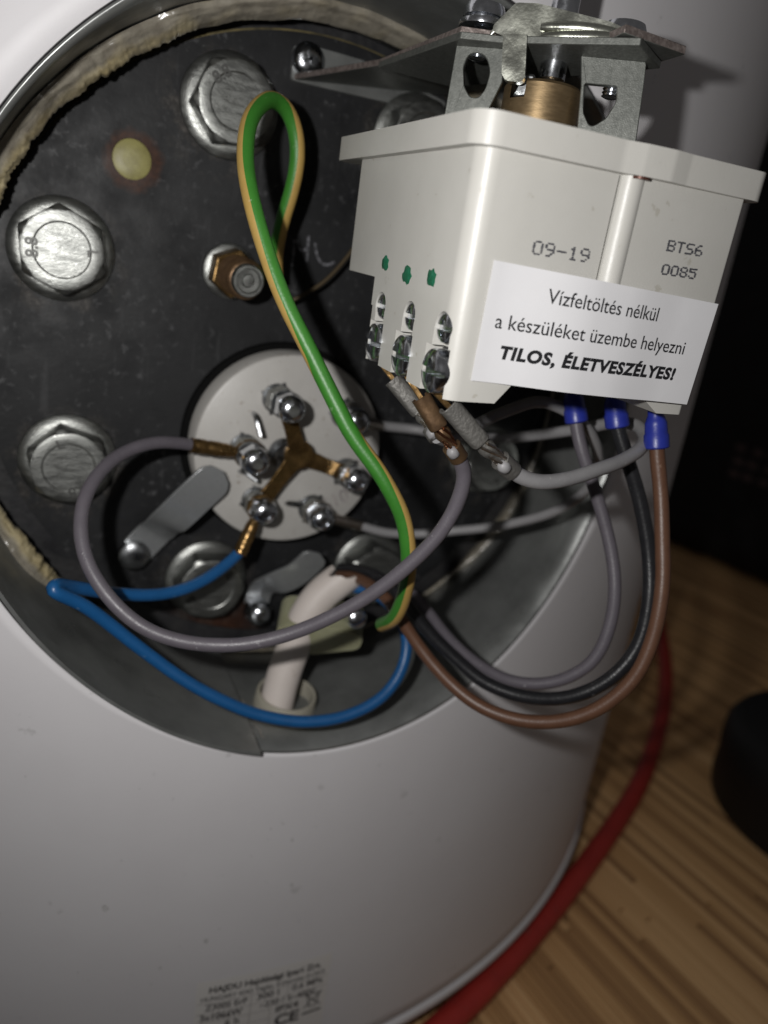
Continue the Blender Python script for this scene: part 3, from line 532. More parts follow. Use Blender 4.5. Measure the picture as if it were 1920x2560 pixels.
# flange bolts
def bolt_parts(mark, hexph, markrot):
    mb = MB().lathe((0, 0, 0), (0, -1, 0), [(0.0131, 0.0), (0.0133, 0.0006), (0.0131, 0.0016), (0.0120, 0.0024), (0.0106, 0.0028)], 48)
    hx = MB(); x, y, a = frame_of(Vector((0, -1, 0))); n = 96; vs = []; fs = []; ap = 0.0098
    def hexr(t): q = ((t - hexph + math.pi/6) % (math.pi/3)) - math.pi/6; return ap/math.cos(q)
    prof = [(1.0, 0.0022, 9), (1.0, 0.0078, 9), (1.0, 0.0090, 0.01085), (1.0, 0.0098, 0.00985), (0, 0.0100, 0.0093), (0, 0.0099, 0.0070), (0, 0.0096, 0.0066), (0, 0.0096, 0.003)]
    for w_, h_, lim in prof:
        for k in range(n):
            t = 2*math.pi*k/n; r = min(hexr(t), lim) if w_ else lim
            vs.append(x*(r*math.cos(t)) + y*(r*math.sin(t)) + a*h_)
    for i in range(len(prof)-1):
        for k in range(n): k2 = (k+1) % n; fs.append((i*n+k, i*n+k2, (i+1)*n+k2, (i+1)*n+k))
    fs.append(tuple(range((len(prof)-1)*n, len(prof)*n))); hx.add(vs, fs)
    tx = MB(); tv, tf = text_geo(mark, 0.0040, align='CENTER', offset=0.00012)
    for rr in (0.0,):
        c, s = math.cos(markrot), math.sin(markrot); g = []
        for p in tv:
            X, Z = p.x, p.y + 0.0058 - 0.0001; g.append((X*c - Z*s, -0.01012, X*s + Z*c))
        tx.add(g, tf); n_ = len(g)
    tv, tf = text_geo('L', 0.0036, align='CENTER', offset=0.00012); g = []
    c, s = math.cos(markrot+math.pi), math.sin(markrot+math.pi)
    for p in tv:
        X, Z = p.x, p.y + 0.0060; g.append((X*c - Z*s, -0.01012, X*s + Z*c))
    tx.add(g, tf); return mb, hx, tx
for k, (adeg) in enumerate((115, 160, 205, 250, 295, 340, 25, 70)):
    a = math.radians(adeg); c = Vector((0.075*math.cos(a), -0.0001, 0.075*math.sin(a)))
    if k == 0: c += Vector((0.0022, 0, 0.0004))
    f_, hx, tx = bolt_parts('8.8', math.radians([37, 5, 12, 28, 5, 40, 20, 55][k]), math.radians([40, 92, 200, 130, 310, 20, 75, 160][k]))
    b = f_.build('bolt', 'plating', wh, smooth=40); b.matrix_parent_inverse = Matrix.Translation((0, -AY, -FLOOR)); b.location = c
    hx.build('bolt_head', 'plating', b, smooth=28); tx.build('grade_mark', 'markdark', b, smooth=0)

# rating label: printed film on the shell
def on_skin(s, z, lift=0.0): a = s/BR; return Vector(((BR+lift)*math.sin(a), AY - (BR+lift)*math.cos(a), z))
lb = MB(); vs = []; fs = []
for i in range(13):
    s = (-30.0 + 44.6*i/12)*MM
    for z in (-0.1845, -0.228): vs.append(on_skin(s, z, 0.00012))
    if i: fs.append((2*i-2, 2*i-1, 2*i+1, 2*i))
lab = lb.add(vs, fs).build('rating_label', 'labelfilm', wh, smooth=60, fix=False, label='small printed rating label low on the white shell'); child(lab)
pr = MB()
def put(body, s0, s1, z, h, bold=0.0):
    tv, tf = text_geo(body, 1.0, offset=bold); mx = max(p.x for p in tv); mn = min(p.x for p in tv); g = []
    for p in tv: g.append(on_skin((s0 + (s1-s0)*(p.x-mn)/(mx-mn))*MM, (z + p.y*h)*MM, 0.0002))
    pr.add(g, tf)
put('HAJDU Hajdúsági Ipari Zrt.', -26, 11.0, -189.6, 3.4, 0.03)
put('HUNGARY 4243 Téglás, Külterület 0135/9', -28.3, 12.6, -193.0, 2.7, 0.01)
put('Z300S ErP', -26.8, -13.3, -197.1, 3.6, 0.02); put('300 l', -10.2, -2.9, -196.9, 3.6, 0.02); put('0.6 MPa', 1.6, 12.4, -196.7, 3.4, 0.02)
put('3x1066W', -28.2, -14.6, -201.4, 3.9, 0.025); put('~230 / 3~400V', -9.0, 10.4, -200.9, 3.3, 0.02)
put('6 h', -20, -15.4, -205.4, 3.9, 0.02); put('IPX4', -3.2, 4.7, -204.8, 3.8, 0.025)
put('CE', -3.1, 5.4, -211.0, 6.6, 0.03)
def bar(p, q, wd, mb):
    p = Vector(p); q = Vector(q); d = (q-p).normalized(); nn = Vector((-d.y, d.x))*wd/2; n = 6; vs = []; fs = []
    for i in range(n+1):
        c = p + (q-p)*i/n
        for s_ in (1, -1): e = c + nn*s_; vs.append(on_skin(e.x*MM, e.y*MM, 0.0002))
        if i: fs.append((2*i-2, 2*i-1, 2*i+1, 2*i))
    mb.add(vs, fs)
bar((6.6, -209.4), (13.3, -209.0), 0.9, pr)
for p, q in (((6.8, -200.6), (12.8, -206.8)), ((12.8, -200.4), (6.8, -206.8)), ((7.6, -201.0), (8.6, -206.6)), ((12.0, -201.0), (11.0, -206.6)), ((7.2, -201.0), (12.6, -201.0)), ((8.6, -206.6), (11, -206.6))): bar(p, q, 0.42, pr)
o = pr.build('label_print', 'fadeink', lab, smooth=0, fix=False)
rl = MB()
for z in (-193.9, -198.4): bar((-29.6, z), (14.0, z), 0.22, rl)
bar((-29.6, -202.4), (-5.2, -202.4), 0.22, rl); bar((-29.6, -206.6), (-5.2, -206.6), 0.22, rl)
bar((-12.1, -194), (-12.1, -206.6), 0.22, rl); bar((0.3, -194), (0.3, -198.4), 0.22, rl); bar((-5.2, -202), (-5.2, -227), 0.22, rl)
rl.build('ruled_lines', 'rowline', lab, smooth=0, fix=False)
# dirt specks on the enamel
sp = MB()
for k in range(22):
    s = random.gauss(-18, 34); z = random.uniform(-182, -104); r = random.choice([.25, .3, .4, .5, .9])*random.uniform(.6, 1.2)
    vs = [on_skin((s + r*math.cos(t)*random.uniform(.6, 1.2))*MM, (z + r*1.3*math.sin(t)*random.uniform(.6, 1.2))*MM, 0.00005) for t in [2*math.pi*i/9 for i in range(9)]]
    sp.add(vs, [tuple(range(9))])
M['speck'] = mat('grey_scuff', (0.47, 0.46, 0.46), 0.6, 0, (0.62, 0.61, 0.61), 900, (0.4, 0.6))
o = sp.build('scuff_marks', 'speck', sh, smooth=0, fix=False); o["kind"] = 'stuff'

# ================================================================== HEATING ELEMENT
CY = -0.012
he = thing('heating_element', 'round white ceramic heating element with plated studs and brass bridge', 'heating element', (-0.0051, 0, -0.0238))
inv = Matrix.Translation((0.0051, 0, 0.0238))
def hchild(o): o.matrix_parent_inverse = inv; return o
cd = MB().lathe((-0.0051, 0.0, -0.0238), (0, -1, 0), [(0.0297, -0.0005), (0.0297, 0.0108), (0.0293, 0.0116), (0.0286, 0.012), (0.0060, 0.012)], 96).build('ceramic_disc', 'ceramic', he, smooth=30); hchild(cd)
M['seal'] = mat('black_seal', (0.004, 0.004, 0.004), 0.9, spec=0.1)
hchild(MB().lathe((-0.0051, 0.0, -0.0238), (0, -1, 0), [(0.0298, 0), (0.0318, 0), (0.0316, 0.0018), (0.0298, 0.0024)], 96, caps=False).build('seal_ring', 'seal', he, label='black seal ring round the ceramic disc'))
tv, tf = text_geo('610', 0.0065, align='CENTER', offset=0.0001); g = []
c_ = V(K['num']); rt = math.radians(28)
for p in tv: g.append((c_.x + p.x*math.cos(rt) - p.y*math.sin(rt), CY-0.00008, c_.z - 0.002 + p.x*math.sin(rt) + p.y*math.cos(rt)))
M['greyprint'] = mat('grey_stamp', (0.22, 0.2, 0.2), 0.7, 0, (0.42, 0.39, 0.37), 400, (0.4, 0.65))
MB().add(g, tf).build('stamped_number', 'greyprint', cd, smooth=0)
def stud(key, mats=('plating', 'plating', 'chrome'), acorn=True):
    K_ = K[key]; b = V(K_); hgt = K_[3]*MM; ax = (0.0, -1, 0)
    s = MB().lathe(b, ax, [(0.0021, 0), (0.0021, hgt-0.0006), (0.0016, hgt)], 20).build('stud', 'plating', he); hchild(s)
    k = hgt*0.22
    wv = MB()
    for q, zz in ((0.0045, 0.0004), (0.0042, 0.0016)): wv.lathe(b, ax, [(q, zz), (q, zz+0.0009)], 28)
    # teeth of the lock washer
    for j in range(4):
        t = j*2*math.pi/4 + b.x*300; wv.box((b.x + 0.0047*math.cos(t)-0.0004, b.y-0.0014, b.z + 0.0047*math.sin(t)-0.0004), (b.x + 0.0047*math.cos(t)+0.0004, b.y-0.0005, b.z + 0.0047*math.sin(t)+0.0004))
    wv.build('washer', 'dullplating', s, smooth=30)
    MB().ngon(b, ax, 0.0046, 0.0046, 0.0026, 0.0026+max(0.003, hgt*0.28), 6, random.uniform(0, 1)).build('nut', mats[1], s, smooth=0, bevel=0.0003)
    h0 = 0.0035 + max(0.003, hgt*0.28)
    MB().lathe(b, ax, [(0.0042, h0), (0.0042, h0+0.0008)], 24).build('washer', 'dullplating', s)
    if acorn:
        h1 = max(h0+0.002, hgt-0.0048)
        MB().ngon(b, ax, 0.0043, 0.0042, h1-0.0015, h1+0.0016, 6, random.uniform(0, 1)).lathe(b, ax, [(0.0040, h1+0.0014), (0.0039, h1+0.0026), (0.0034, h1+0.0038), (0.0024, h1+0.0046), (0.0015, h1+0.0048), (0.0014, h1+0.0042)], 28).build('cap_nut', mats[2], s, smooth=35)
    return s, b, hgt
S = {k: stud(k) for k in ('s_top', 's_left', 's_bl', 's_bm', 's_r', 's_br')}
# brass bridge: three arms, thick strip
P = VL(K['bar']); cen = P[2]; br = MB()
def strip(p, q, wd0, wd1, y0, y1, th, mb, n=10, curve=None):
    vs = []; fs = []
    for i in range(n+1):
        f = i/n; c = p + (q-p)*f
        if curve: c = c + curve*(4*f*(1-f))
        d = (q-p).normalized(); nn = Vector((-d.z, 0, d.x)); wd = wd0 + (wd1-wd0)*f - 0.22*wd0*math.sin(math.pi*f); y = y0 + (y1-y0)*f
        for sgn, dy in ((1, 0), (-1, 0), (-1, th), (1, th)): vs.append(Vector((c.x, y+dy, c.z)) + nn*(sgn*wd/2))
        if i:
            a = 4*i-4; b = 4*i; fs += [(a, a+1, b+1, b), (a+1, a+2, b+2, b+1), (a+2, a+3, b+3, b+2), (a+3, a, b, b+3)]
    fs += [(0, 3, 2, 1), (4*n, 4*n+1, 4*n+2, 4*n+3)]; mb.add(vs, fs)
yb_ = -0.0185
st_, bl_, brr = V(K['s_top']), V(K['s_bl']), V(K['s_br'])
strip(cen, Vector((st_.x+0.0006, 0, st_.z)), 0.0098, 0.0092, yb_, yb_-0.002, 0.0010, br); strip(cen, Vector((bl_.x, 0, bl_.z)), 0.0094, 0.0082, yb_, yb_+0.001, 0.0010, br); strip(cen, Vector((brr.x, 0, brr.z)), 0.0094, 0.0082, yb_, yb_+0.002, 0.0010, br)
br.lathe((cen.x, yb_+0.0014, cen.z), (0, -1, 0), [(0.0046, 0), (0.0046, 0.00142)], 28)
hchild(br.build('bridge_bar', 'bronze', he, smooth=40, bevel=0.0003, label='tarnished brass three-armed bridge joining the studs'))
for pin in K['pins']:
    hchild(MB().tube(spline(VL(pin), 0.0006), 0.00075, 8).build('pin_wire', 'dullplating', he))
c_ = V(K['cscrew']); hchild(MB().lathe((c_.x, CY+0.0005, c_.z), (0, -1, 0), [(0.0048, 0.0), (0.0048, 0.0006), (0.0032, 0.0008), (0.003, 0.002)], 28).build('centre_screw', 'dullplating', he))

# ring lug helper for wire ends at the studs
def lug(b, y, to, r, mat_, parent, name='ring_lug'):
    mb = MB().lathe((b.x, y, b.z), (0, -1, 0), [(0.0043, 0), (0.0045, 0.0003), (0.0043, 0.0010)], 24)
    d = Vector((to.x-b.x, 0, to.z-b.z)); L_ = d.length; d.normalize()
    p0 = Vector((b.x, y-0.0005, b.z)) + d*0.0035; mb.tube(spline([p0, p0 + (to-p0)*0.35, to - (to-p0)*0.3, to + (to-p0).normalized()*0.001], 0.0006), lambda f: r*(0.72 + 0.28*min(1, f*3)) * (1.0 - 0.06*(math.sin(f*22) > 0.6)), 14)
    return mb.build(name, mat_, parent, smooth=40)

# ================================================================== CLIPS, PIPE
def clip(name, pts, wd, label, screw_at, dome=False):
    t = thing(name, label, 'retaining clip', V(pts[0])); iv = Matrix.Translation(-V(pts[0]))
    P = spline(VL(pts), 0.0012); vs = []; fs = []; n = len(P); th = 0.0014
    for i, p in enumerate(P):
        d = P[min(i+1, n-1)] - P[max(i-1, 0)]; d2 = Vector((d.x, 0, d.z)).normalized(); nn = Vector((-d2.z, 0, d2.x)); f = i/(n-1)
        end = min(1.0, math.sqrt(max(0.0, 1 - max(0, (f-0.88)/0.12)**2)) + 0.02); st = min(1.0, math.sqrt(max(0.0, 1 - max(0, (0.06-f)/0.06)**2)) + 0.35); w_ = wd/2*end*st*(1.0 if f < .25 else 1.08)
        for s_, dy in ((1, 0), (-1, 0), (-1, th), (1, th)): vs.append(p + nn*(s_*w_) + Vector((0, dy, 0)))
        if i: a = 4*i-4; b = 4*i; fs += [(a, a+1, b+1, b), (a+1, a+2, b+2, b+1), (a+2, a+3, b+3, b+2), (a+3, a, b, b+3)]
    fs += [(0, 3, 2, 1), (4*n-4, 4*n-3, 4*n-2, 4*n-1)]
    o = MB().add(vs, fs).build('strap', 'clipzinc', t, smooth=40, bevel=0.0002); o.matrix_parent_inverse = iv
    s = V(screw_at)
    if dome: q = MB().ngon((s.x, s.y, s.z), (0, -1, 0), 0.0048, 0.0046, 0, 0.0035, 6, .3).lathe((s.x, s.y, s.z), (0, -1, 0), [(0.0043, 0.0034), (0.0040, 0.0052), (0.0030, 0.0066), (0.0015, 0.0072)], 28)
    else: q = MB().lathe((s.x, s.y, s.z), (0, -1, 0), [(0.0046, 0), (0.0046, 0.0018), (0.0036, 0.0026), (0.0012, 0.0029)], 28)
    o = q.build('cap_nut' if dome else 'screw', 'dullplating' if not dome else 'chrome', t, smooth=35); o.matrix_parent_inverse = iv
    return t
clip('retaining_clip', K['clip1'], 0.0102, 'bent galvanised strip with rounded end holding the white ceramic disc', K['clip1screw'])
clip('retaining_clip', K['clip2'], 0.0085, 'galvanised clip with a shiny domed nut beside the pale green clamp', (K['clip2'][0][0], -3.2, K['clip2'][0][2]), True)
p0, p1 = V(K['pipe'][0]), V(K['pipe'][1])
pt = thing('sensor_pocket', 'short brass and steel sensor tube sticking out of the plate', 'sensor pocket', p0); iv = Matrix.Translation(-p0)
ax = (p1-p0).normalized()
o = MB().lathe(p0, ax, [(0.0076, 0), (0.0078, 0.0010), (0.0076, 0.0024), (0.0066, 0.003)], 36).build('washer', 'plating', pt); o.matrix_parent_inverse = iv
o = MB().ngon(p0, ax, 0.0070, 0.0068, 0.0028, 0.0086, 6, 0.4).build('nut', 'bronze', pt, smooth=0, bevel=0.0004); o.matrix_parent_inverse = iv
prof = []
for i in range(22): prof.append((0.0054 if i % 2 else 0.0050, 0.0080 + i*0.0005))
o = MB().lathe(p0, ax, prof + [(0.0050, 0.0194), (0.0044, 0.0200)], 36).build('threaded_tube', 'brownmetal', pt, smooth=50); o.matrix_parent_inverse = iv
o = MB().lathe(p0, ax, [(0.0043, 0.018), (0.0043, 0.0216), (0.0040, 0.0221), (0.0033, 0.0221), (0.0030, 0.0214), (0.0018, 0.0213), (0.0015, 0.0218), (0.0004, 0.0219)], 36).build('tip', 'plating', pt, smooth=40); o.matrix_parent_inverse = iv

# ================================================================== MOUNTING BRACKET
A = VL(K['arm'])
bk = thing('mounting_bracket', 'galvanised bracket arm screwed to the plate and reaching over the thermostat', 'bracket', A[0]); iv = Matrix.Translation(-A[0])
poly = [A[0], A[1], A[2], A[3], A[3] + Vector((0.006, 0.012, 0)), A[4] + Vector((0.002, 0.014, 0)), A[4], A[5], A[6], A[7]]
up_ = Vector((0, 0, 0.0015)); mb = MB(); n = len(poly); vs = poly + [p + up_ for p in poly]
fan = [(0, 1, 9), (1, 4, 9), (1, 2, 4), (2, 3, 4), (4, 5, 9), (5, 8, 9), (5, 6, 8), (6, 7, 8)]
mb.add(vs, [tuple(reversed(f)) for f in fan] + [tuple(i+n for i in f) for f in fan], 0); mb.add([], [], 0)
mb.f += [(i, (i+1) % n, (i+1) % n+n, i+n) for i in range(n)]; mb.m += [1]*n
o = mb.build('arm', ['framesteel', 'cutedge'], bk, smooth=25, bevel=0.00012, bseg=1); o.matrix_parent_inverse = iv
tabp = [(p[0]*MM, p[2]*MM) for p in K['tab']]
o = MB().prism(rounded([tabp[0], tabp[1], (tabp[2][0], tabp[2][1]), tabp[3], (0.034, 0.083), (0.034, 0.0795), (0.0, 0.0785)], 0.001), lambda a, b, t: Vector((a, t, b)), 0.0, -0.0015).build('tab', 'zinc', bk, smooth=30, bevel=0.0002); o.matrix_parent_inverse = iv
s = V(K['tabscrew']); q = MB().lathe(s, (0, -1, 0), [(0.0045, 0), (0.0045, 0.0010), (0.0042, 0.0019), (0.0034, 0.0027), (0.0022, 0.0032), (0.0008, 0.0034)], 36)
scr = q.build('screw', 'chrome', bk, smooth=50); scr.matrix_parent_inverse = iv
q = MB()
for a in (0.5, 0.5+math.pi/2):
    d = Vector((math.cos(a), 0, math.sin(a))); nn = Vector((-d.z, 0, d.x)); c = s + Vector((0, -0.0030, 0)); q.add([c+d*.0021+nn*.0004, c-d*.0021+nn*.0004, c-d*.0021-nn*.0004, c+d*.0021-nn*.0004] + [p + Vector((0, -0.0005 if True else 0, 0)) for p in (c+d*.0019+nn*.0004, c-d*.0019+nn*.0004, c-d*.0019-nn*.0004, c+d*.0019-nn*.0004)], [(0, 1, 2, 3), (4, 7, 6, 5), (0, 4, 5, 1), (1, 5, 6, 2), (2, 6, 7, 3), (3, 7, 4, 0)])
q.build('cross_recess', 'dullplating', scr, smooth=0)

# ================================================================== THERMOSTAT
TB = Matrix(((0.9993, 0.0281, -0.0231, -0.00873318), (-0.0289, 0.9990, -0.0339, -0.10616159), (0.0221, 0.0346, 0.9992, 0.01156732), (0, 0, 0, 1)))
th = thing('thermostat', 'ivory plastic thermostat box with a white Hungarian warning sticker', 'thermostat', rot=TB)
def mmv(*a): return tuple(x*MM for x in a)
up3 = lambda a, b, t: Vector((a*MM, b*MM, t*MM))
# housing
upper = MB().prism(rounded([(0, 0), (57.4, 0), (57.4, 60), (0, 60)], [3.6, 1.2, 1.5, 1.5], 10), up3, 12, 42.6).build('u', 'plastic')
lower = MB().prism(rounded([(0.0, 0.0), (57.4, 0), (57.4, 41.2), (0.0, 41.2)], [3.6, 1.2, 1, 1], 10), up3, 0.0, 18.0).build('l', 'plastic')
cut_ = MB().box(mmv(-5, 41.2, 5), mmv(65, 70, 18.0)).build('c', 'plastic')
hs = boolean(upper, [cut_]); hs = boolean(hs, [lower], 'UNION')
cuts = [MB().prism([(10.2, -1.2), (16.5, 6.5), (16.8, 9), (45.2, 9), (45.6, 3.2), (51.2, -0.6), (51.2, -1.2)], lambda a, b, t: Vector((a*MM, t*MM, b*MM)), -4, 36).build('c', 'dark')]
cuts.append(MB().box(mmv(27.75, -2, -2), mmv(28.3, 0.9, 42.2)).build('c', 'dark'))
SL = [(1.3, 9.8), (16.6, 25.1), (32.5, 40.4)]
for a, b in SL:
    c = (a+b)/2
    cuts.append(MB().box(mmv(-2, a, -2), mmv(6.0, b, 8.9)).build('c', 'dark'))
    cuts.append(MB().box(mmv(-2, a+0.4, 8.0), mmv(2.6, b-2.4, 12.3)).build('c', 'dark'))
    cuts.append(MB().lathe(mmv(-2, a+3.1, 12.4), (1, 0, 0), [(0.0029, 0), (0.0029, 0.0060)], 32).build('c', 'dark'))
hs = boolean(hs, cuts)
hs.name = 'housing'; hs.data.name = 'housing'; hs.parent = th
hs.data.materials.clear(); hs.data.materials.append(M['plastic'])
for p in hs.data.polygons: p.material_index = 0; p.use_smooth = True
hs.data.set_sharp_from_angle(angle=math.radians(30))
bv = hs.modifiers.new("bevel", 'BEVEL'); bv.width = 0.00035; bv.segments = 2; bv.limit_method = 'ANGLE'; bv.angle_limit = math.radians(50)
# rib with rivet hole
MB().lathe(mmv(30.9, 0.65, 10), (0, 0, 1), [(0.0026, 0), (0.0026, 0.0325)], 40).build('rib', 'plastic', th)
MB().prism(rounded([(31, 0.5), (31, -1.6), (56.5, -1.6), (56.9, 0.5)], [0, 0, 0.8, 0], 5), up3, 3.0, 42.4).build('half_shell', 'plastic', th, smooth=40, bevel=0.0002)
M['rivet'] = mat('dark_red_rivet', (0.08, 0.03, 0.02), 0.4, 0.4)
MB().lathe(mmv(31.2, -1.5, 42.0), (0, 0, 1), [(0.0017, 0), (0.0017, 0.0006)], 20).build('rivet', 'rivet', th)
# lid
lo_ = rounded([(-2.2, -2.2), (26, -2.4), (30, -3.4), (36, -3.9), (40, -3.3), (60.4, -2.8), (61.2, 70.5), (-2.0, 72.5)], [4.6, 6, 5, 5, 6, 3.2, 2, 3], 8)
MB().prism(lo_, up3, 42.4, 47.5).build('lid', 'plastic', th, smooth=30, bevel=0.0015, bseg=4)
# paint dots
for v_, w_ in ((36.2, 21.3), (23.7, 19.9), (12.2, 20.4)):
    n = 14; rr = [random.uniform(.75, 1.15) for _ in range(n)]; ring = [(-0.12, v_ + 2.3*rr[i]*math.cos(2*math.pi*i/n), w_ + 1.75*rr[i]*math.sin(2*math.pi*i/n)) for i in range(n)]
    inner = [(-0.3, v_ + (p[1]-v_)*.6, w_ + (p[2]-w_)*.6) for p in ring]
    outer = [(0.02, p[1], p[2]) for p in ring]
    MB().add([mmv(*p) for p in outer + inner], [(i, (i+1) % n, n+(i+1) % n, n+i) for i in range(n)] + [tuple(range(n, 2*n))]).build('paint_dot', 'greenpaint', th, smooth=60, fix=False)
# terminal screws
def pan(center, r, hgt, slot, name, par, both=True):
    c = Vector(mmv(*center)); ax = (-1, 0, 0)
    o = MB().lathe(c, ax, [(r, -hgt), (r, -hgt*0.25), (r*0.96, 0), (r*0.84, hgt*0.16), (r*0.5, hgt*0.26), (r*.15, hgt*0.28)], 40)
    ob = o.build(name, 'chrome', par, smooth=40)
    cs = [MB().box((c.x-0.01, c.y-r*1.2, c.z-slot), (c.x+hgt*0.35, c.y+r*1.2, c.z+slot)).build('c', 'dark')]
    if both: cs.append(MB().box((c.x-0.01, c.y-slot*0.8, c.z-r*0.55), (c.x+hgt*0.3, c.y+slot*0.8, c.z+r*0.55)).build('c', 'dark'))
    for q in cs: q.parent = par
    boolean(ob, cs); ob.data.materials.clear(); ob.data.materials.append(M['chrome'])
    for p in ob.data.polygons: p.material_index = 0; p.use_smooth = True
    ob.data.set_sharp_from_angle(angle=math.radians(35)); return ob
for a, b in SL:
    pan((-0.5, a+3.7, 4.4), 0.0042, 0.0024, 0.00055, 'terminal_screw', th)
    MB().box(mmv(3.0, a+0.5, -0.4), mmv(4.6, b-0.6, 8.4)).build('clamp_plate', 'dullplating', th, bevel=0.0003)
    pan((0.35, a+3.1, 12.4), 0.0027, 0.0016, 0.00045, 'small_screw', th)

# dot-matrix prints
FONT = {'0': "01110 10001 10011 10101 11001 10001 01110", '9': "01110 10001 10001 01111 00001 00010 01100", '-': "00000 00000 00000 11111 00000 00000 00000", '1': "00100 01100 00100 00100 00100 00100 01110",
        'B': "11110 10001 10001 11110 10001 10001 11110", 'T': "11111 00100 00100 00100 00100 00100 00100", 'S': "01111 10000 10000 01110 00001 00001 11110", '6': "00110 01000 10000 11110 10001 10001 01110", '8': "01110 10001 10001 01110 10001 10001 01110", '5': "11111 10000 11110 00001 00001 10001 01110"}
FONT['0'] = "01110 10001 10001 10001 10001 10001 01110"
def dots(s, u0, u1, w0, w1, name, v0=-0.035):
    mb = MB(); n = len(s); cw = (u1-u0)/(n*6-1)
    for i, ch in enumerate(s):
        for r_, row in enumerate(FONT[ch].split()):
            for c_i, bit in enumerate(row):
                if bit == '1':
                    u = u0 + (i*6 + c_i + 0.5)*cw + random.uniform(-.03, .03); w_ = w1 - (w1-w0)*(r_+0.5)/7 + random.uniform(-.03, .03); r = random.uniform(.19, .25)
                    mb.add([mmv(u + 1.35*r*math.cos(t), v0, w_ + r*0.85*math.sin(t)) for t in [2*math.pi*k/8 for k in range(8)]], [tuple(range(8))])
    return mb.build(name, 'dotink', th, smooth=0)
dots('09-19', 12.9, 25.2, 27.0, 29.4, 'date_print'); dots('BTS6', 40.8, 49.5, 31.2, 33.2, 'serial_print', -1.635); dots('0085', 40.9, 49.4, 27.0, 28.9, 'serial_print', -1.635)
# sticker
def vprof(u):
    ss = lambda x: (lambda q: q*q*(3-2*q))(min(1, max(0, x)))
    return -(0.22 + 2.58*ss((u-7)/20.5) - 0.85*ss((u-34)/14))
SC = [Vector((p[0], p[2])) for p in K['sticker']]
vs = []; fs = []; n = 120
for i in range(n+1):
    f = i/n; t = SC[0].lerp(SC[1], f); b = SC[3].lerp(SC[2], f)
    for q in (t, b):
        for d in (0, -0.14): vs.append(mmv(q.x, vprof(q.x)+d+0.02, q.y))
    if i: a = 4*i-4; c = 4*i; fs += [(a, c, c+2, a+2), (a+1, a+3, c+3, c+1), (a, a+1, c+1, c), (a+2, c+2, c+3, a+3)]
fs += [(0, 2, 3, 1), (4*n, 4*n+1, 4*n+3, 4*n+2)]
stk = MB().add(vs, fs).build('warning_sticker', 'paper', th, smooth=40, label='white paper warning sticker with three printed lines')
def line(body, key, name, bold=0.0, spacing=1.0, hscale=1.0, shear=0.0):
    a, b, c = [Vector((p[0], p[2])) for p in K[key]]; tv, tf = text_geo(body, 1.0, offset=bold, spacing=spacing, shear=shear)
    mn = min(p.x for p in tv); mx = max(p.x for p in tv); cap = 0.73
    h_ = (c.y-a.y)/cap*hscale; d = b-a; g = []
    for p in tv:
        f = (p.x-mn)/(mx-mn); q = a + d*f; g.append(mmv(q.x, vprof(q.x)-0.19, q.y + p.y*h_))
    MB().add(g, tf).build(name, 'ink', stk, smooth=0, fix=False)
line('Vízfeltöltés nélkül', 'l1', 'lettering', 0.003, 1.0, 1.15)
line('a készüléket üzembe helyezni', 'l2', 'lettering', 0.003, 1.0, 1.18)
line('TILOS, ÉLETVESZÉLYES!', 'l3', 'lettering', 0.05, 1.12, 1.12, 0.12)

# steel frame on top of the thermostat: turned a little against the box
FO = V(K['f_org']); FE = Vector(K['f_e']); FN = Vector((-FE.y, FE.x, 0)); TI = TB.inverted()
def pF(a, b, t): p = FO + FE*(a*MM) + FN*(t*MM); return TI @ Vector((p.x, p.y, b*MM))
LIDZ = 59.0
l_ = list(K['f_legL']); l_[0] = (l_[0][0]-.2, LIDZ); l_[-1] = (l_[-1][0]+.2, LIDZ)
MB().prism(l_, pF, 2.0, 3.6, [rounded(K['f_legLh'], 3.0, 5)]).build('frame_leg', 'framesteel', th, smooth=30, bevel=0.0002)
l_ = list(K['f_legR']); l_[0] = (l_[0][0]+.4, LIDZ-2); l_[-1] = (l_[-1][0]+.5, LIDZ-2)
MB().prism(l_, pF, 2.0, 3.6, [rounded(K['f_legRh'], [0.3, 0, 0.5, 2.5, 2.5, 1.2, 1.5], 5)]).build('frame_leg', 'framesteel', th, smooth=30, bevel=0.0002)
l_ = list(K['f_flange']); l_[0] = (l_[0][0]+.5, LIDZ-2); l_[1] = (l_[1][0]+.5, LIDZ-2)
MB().prism(l_, pF, 3.65, 14.0).build('frame_flange', 'framesteel', th, smooth=30, bevel=0.0003)
fu = VL(K['f_under']); n = len(fu); MB().add(fu + [p + Vector((0, 0, 0.0014)) for p in fu], [tuple(range(n)), tuple(range(2*n-1, n-1, -1))] + [(i, (i+1) % n, (i+1) % n+n, i+n) for i in range(n)]).build('frame_plate', 'framesteel', th, smooth=25, bevel=0.0002)
fc = K['f_face']
MB().prism(rounded(fc, [1, 1.5, 2, 3, 1.5, 1.5, 1.5, 0.6, 0.8], 5), pF, -1.5, 0.0).build('strap_face', 'straps', th, smooth=40, bevel=0.0005, bseg=3)
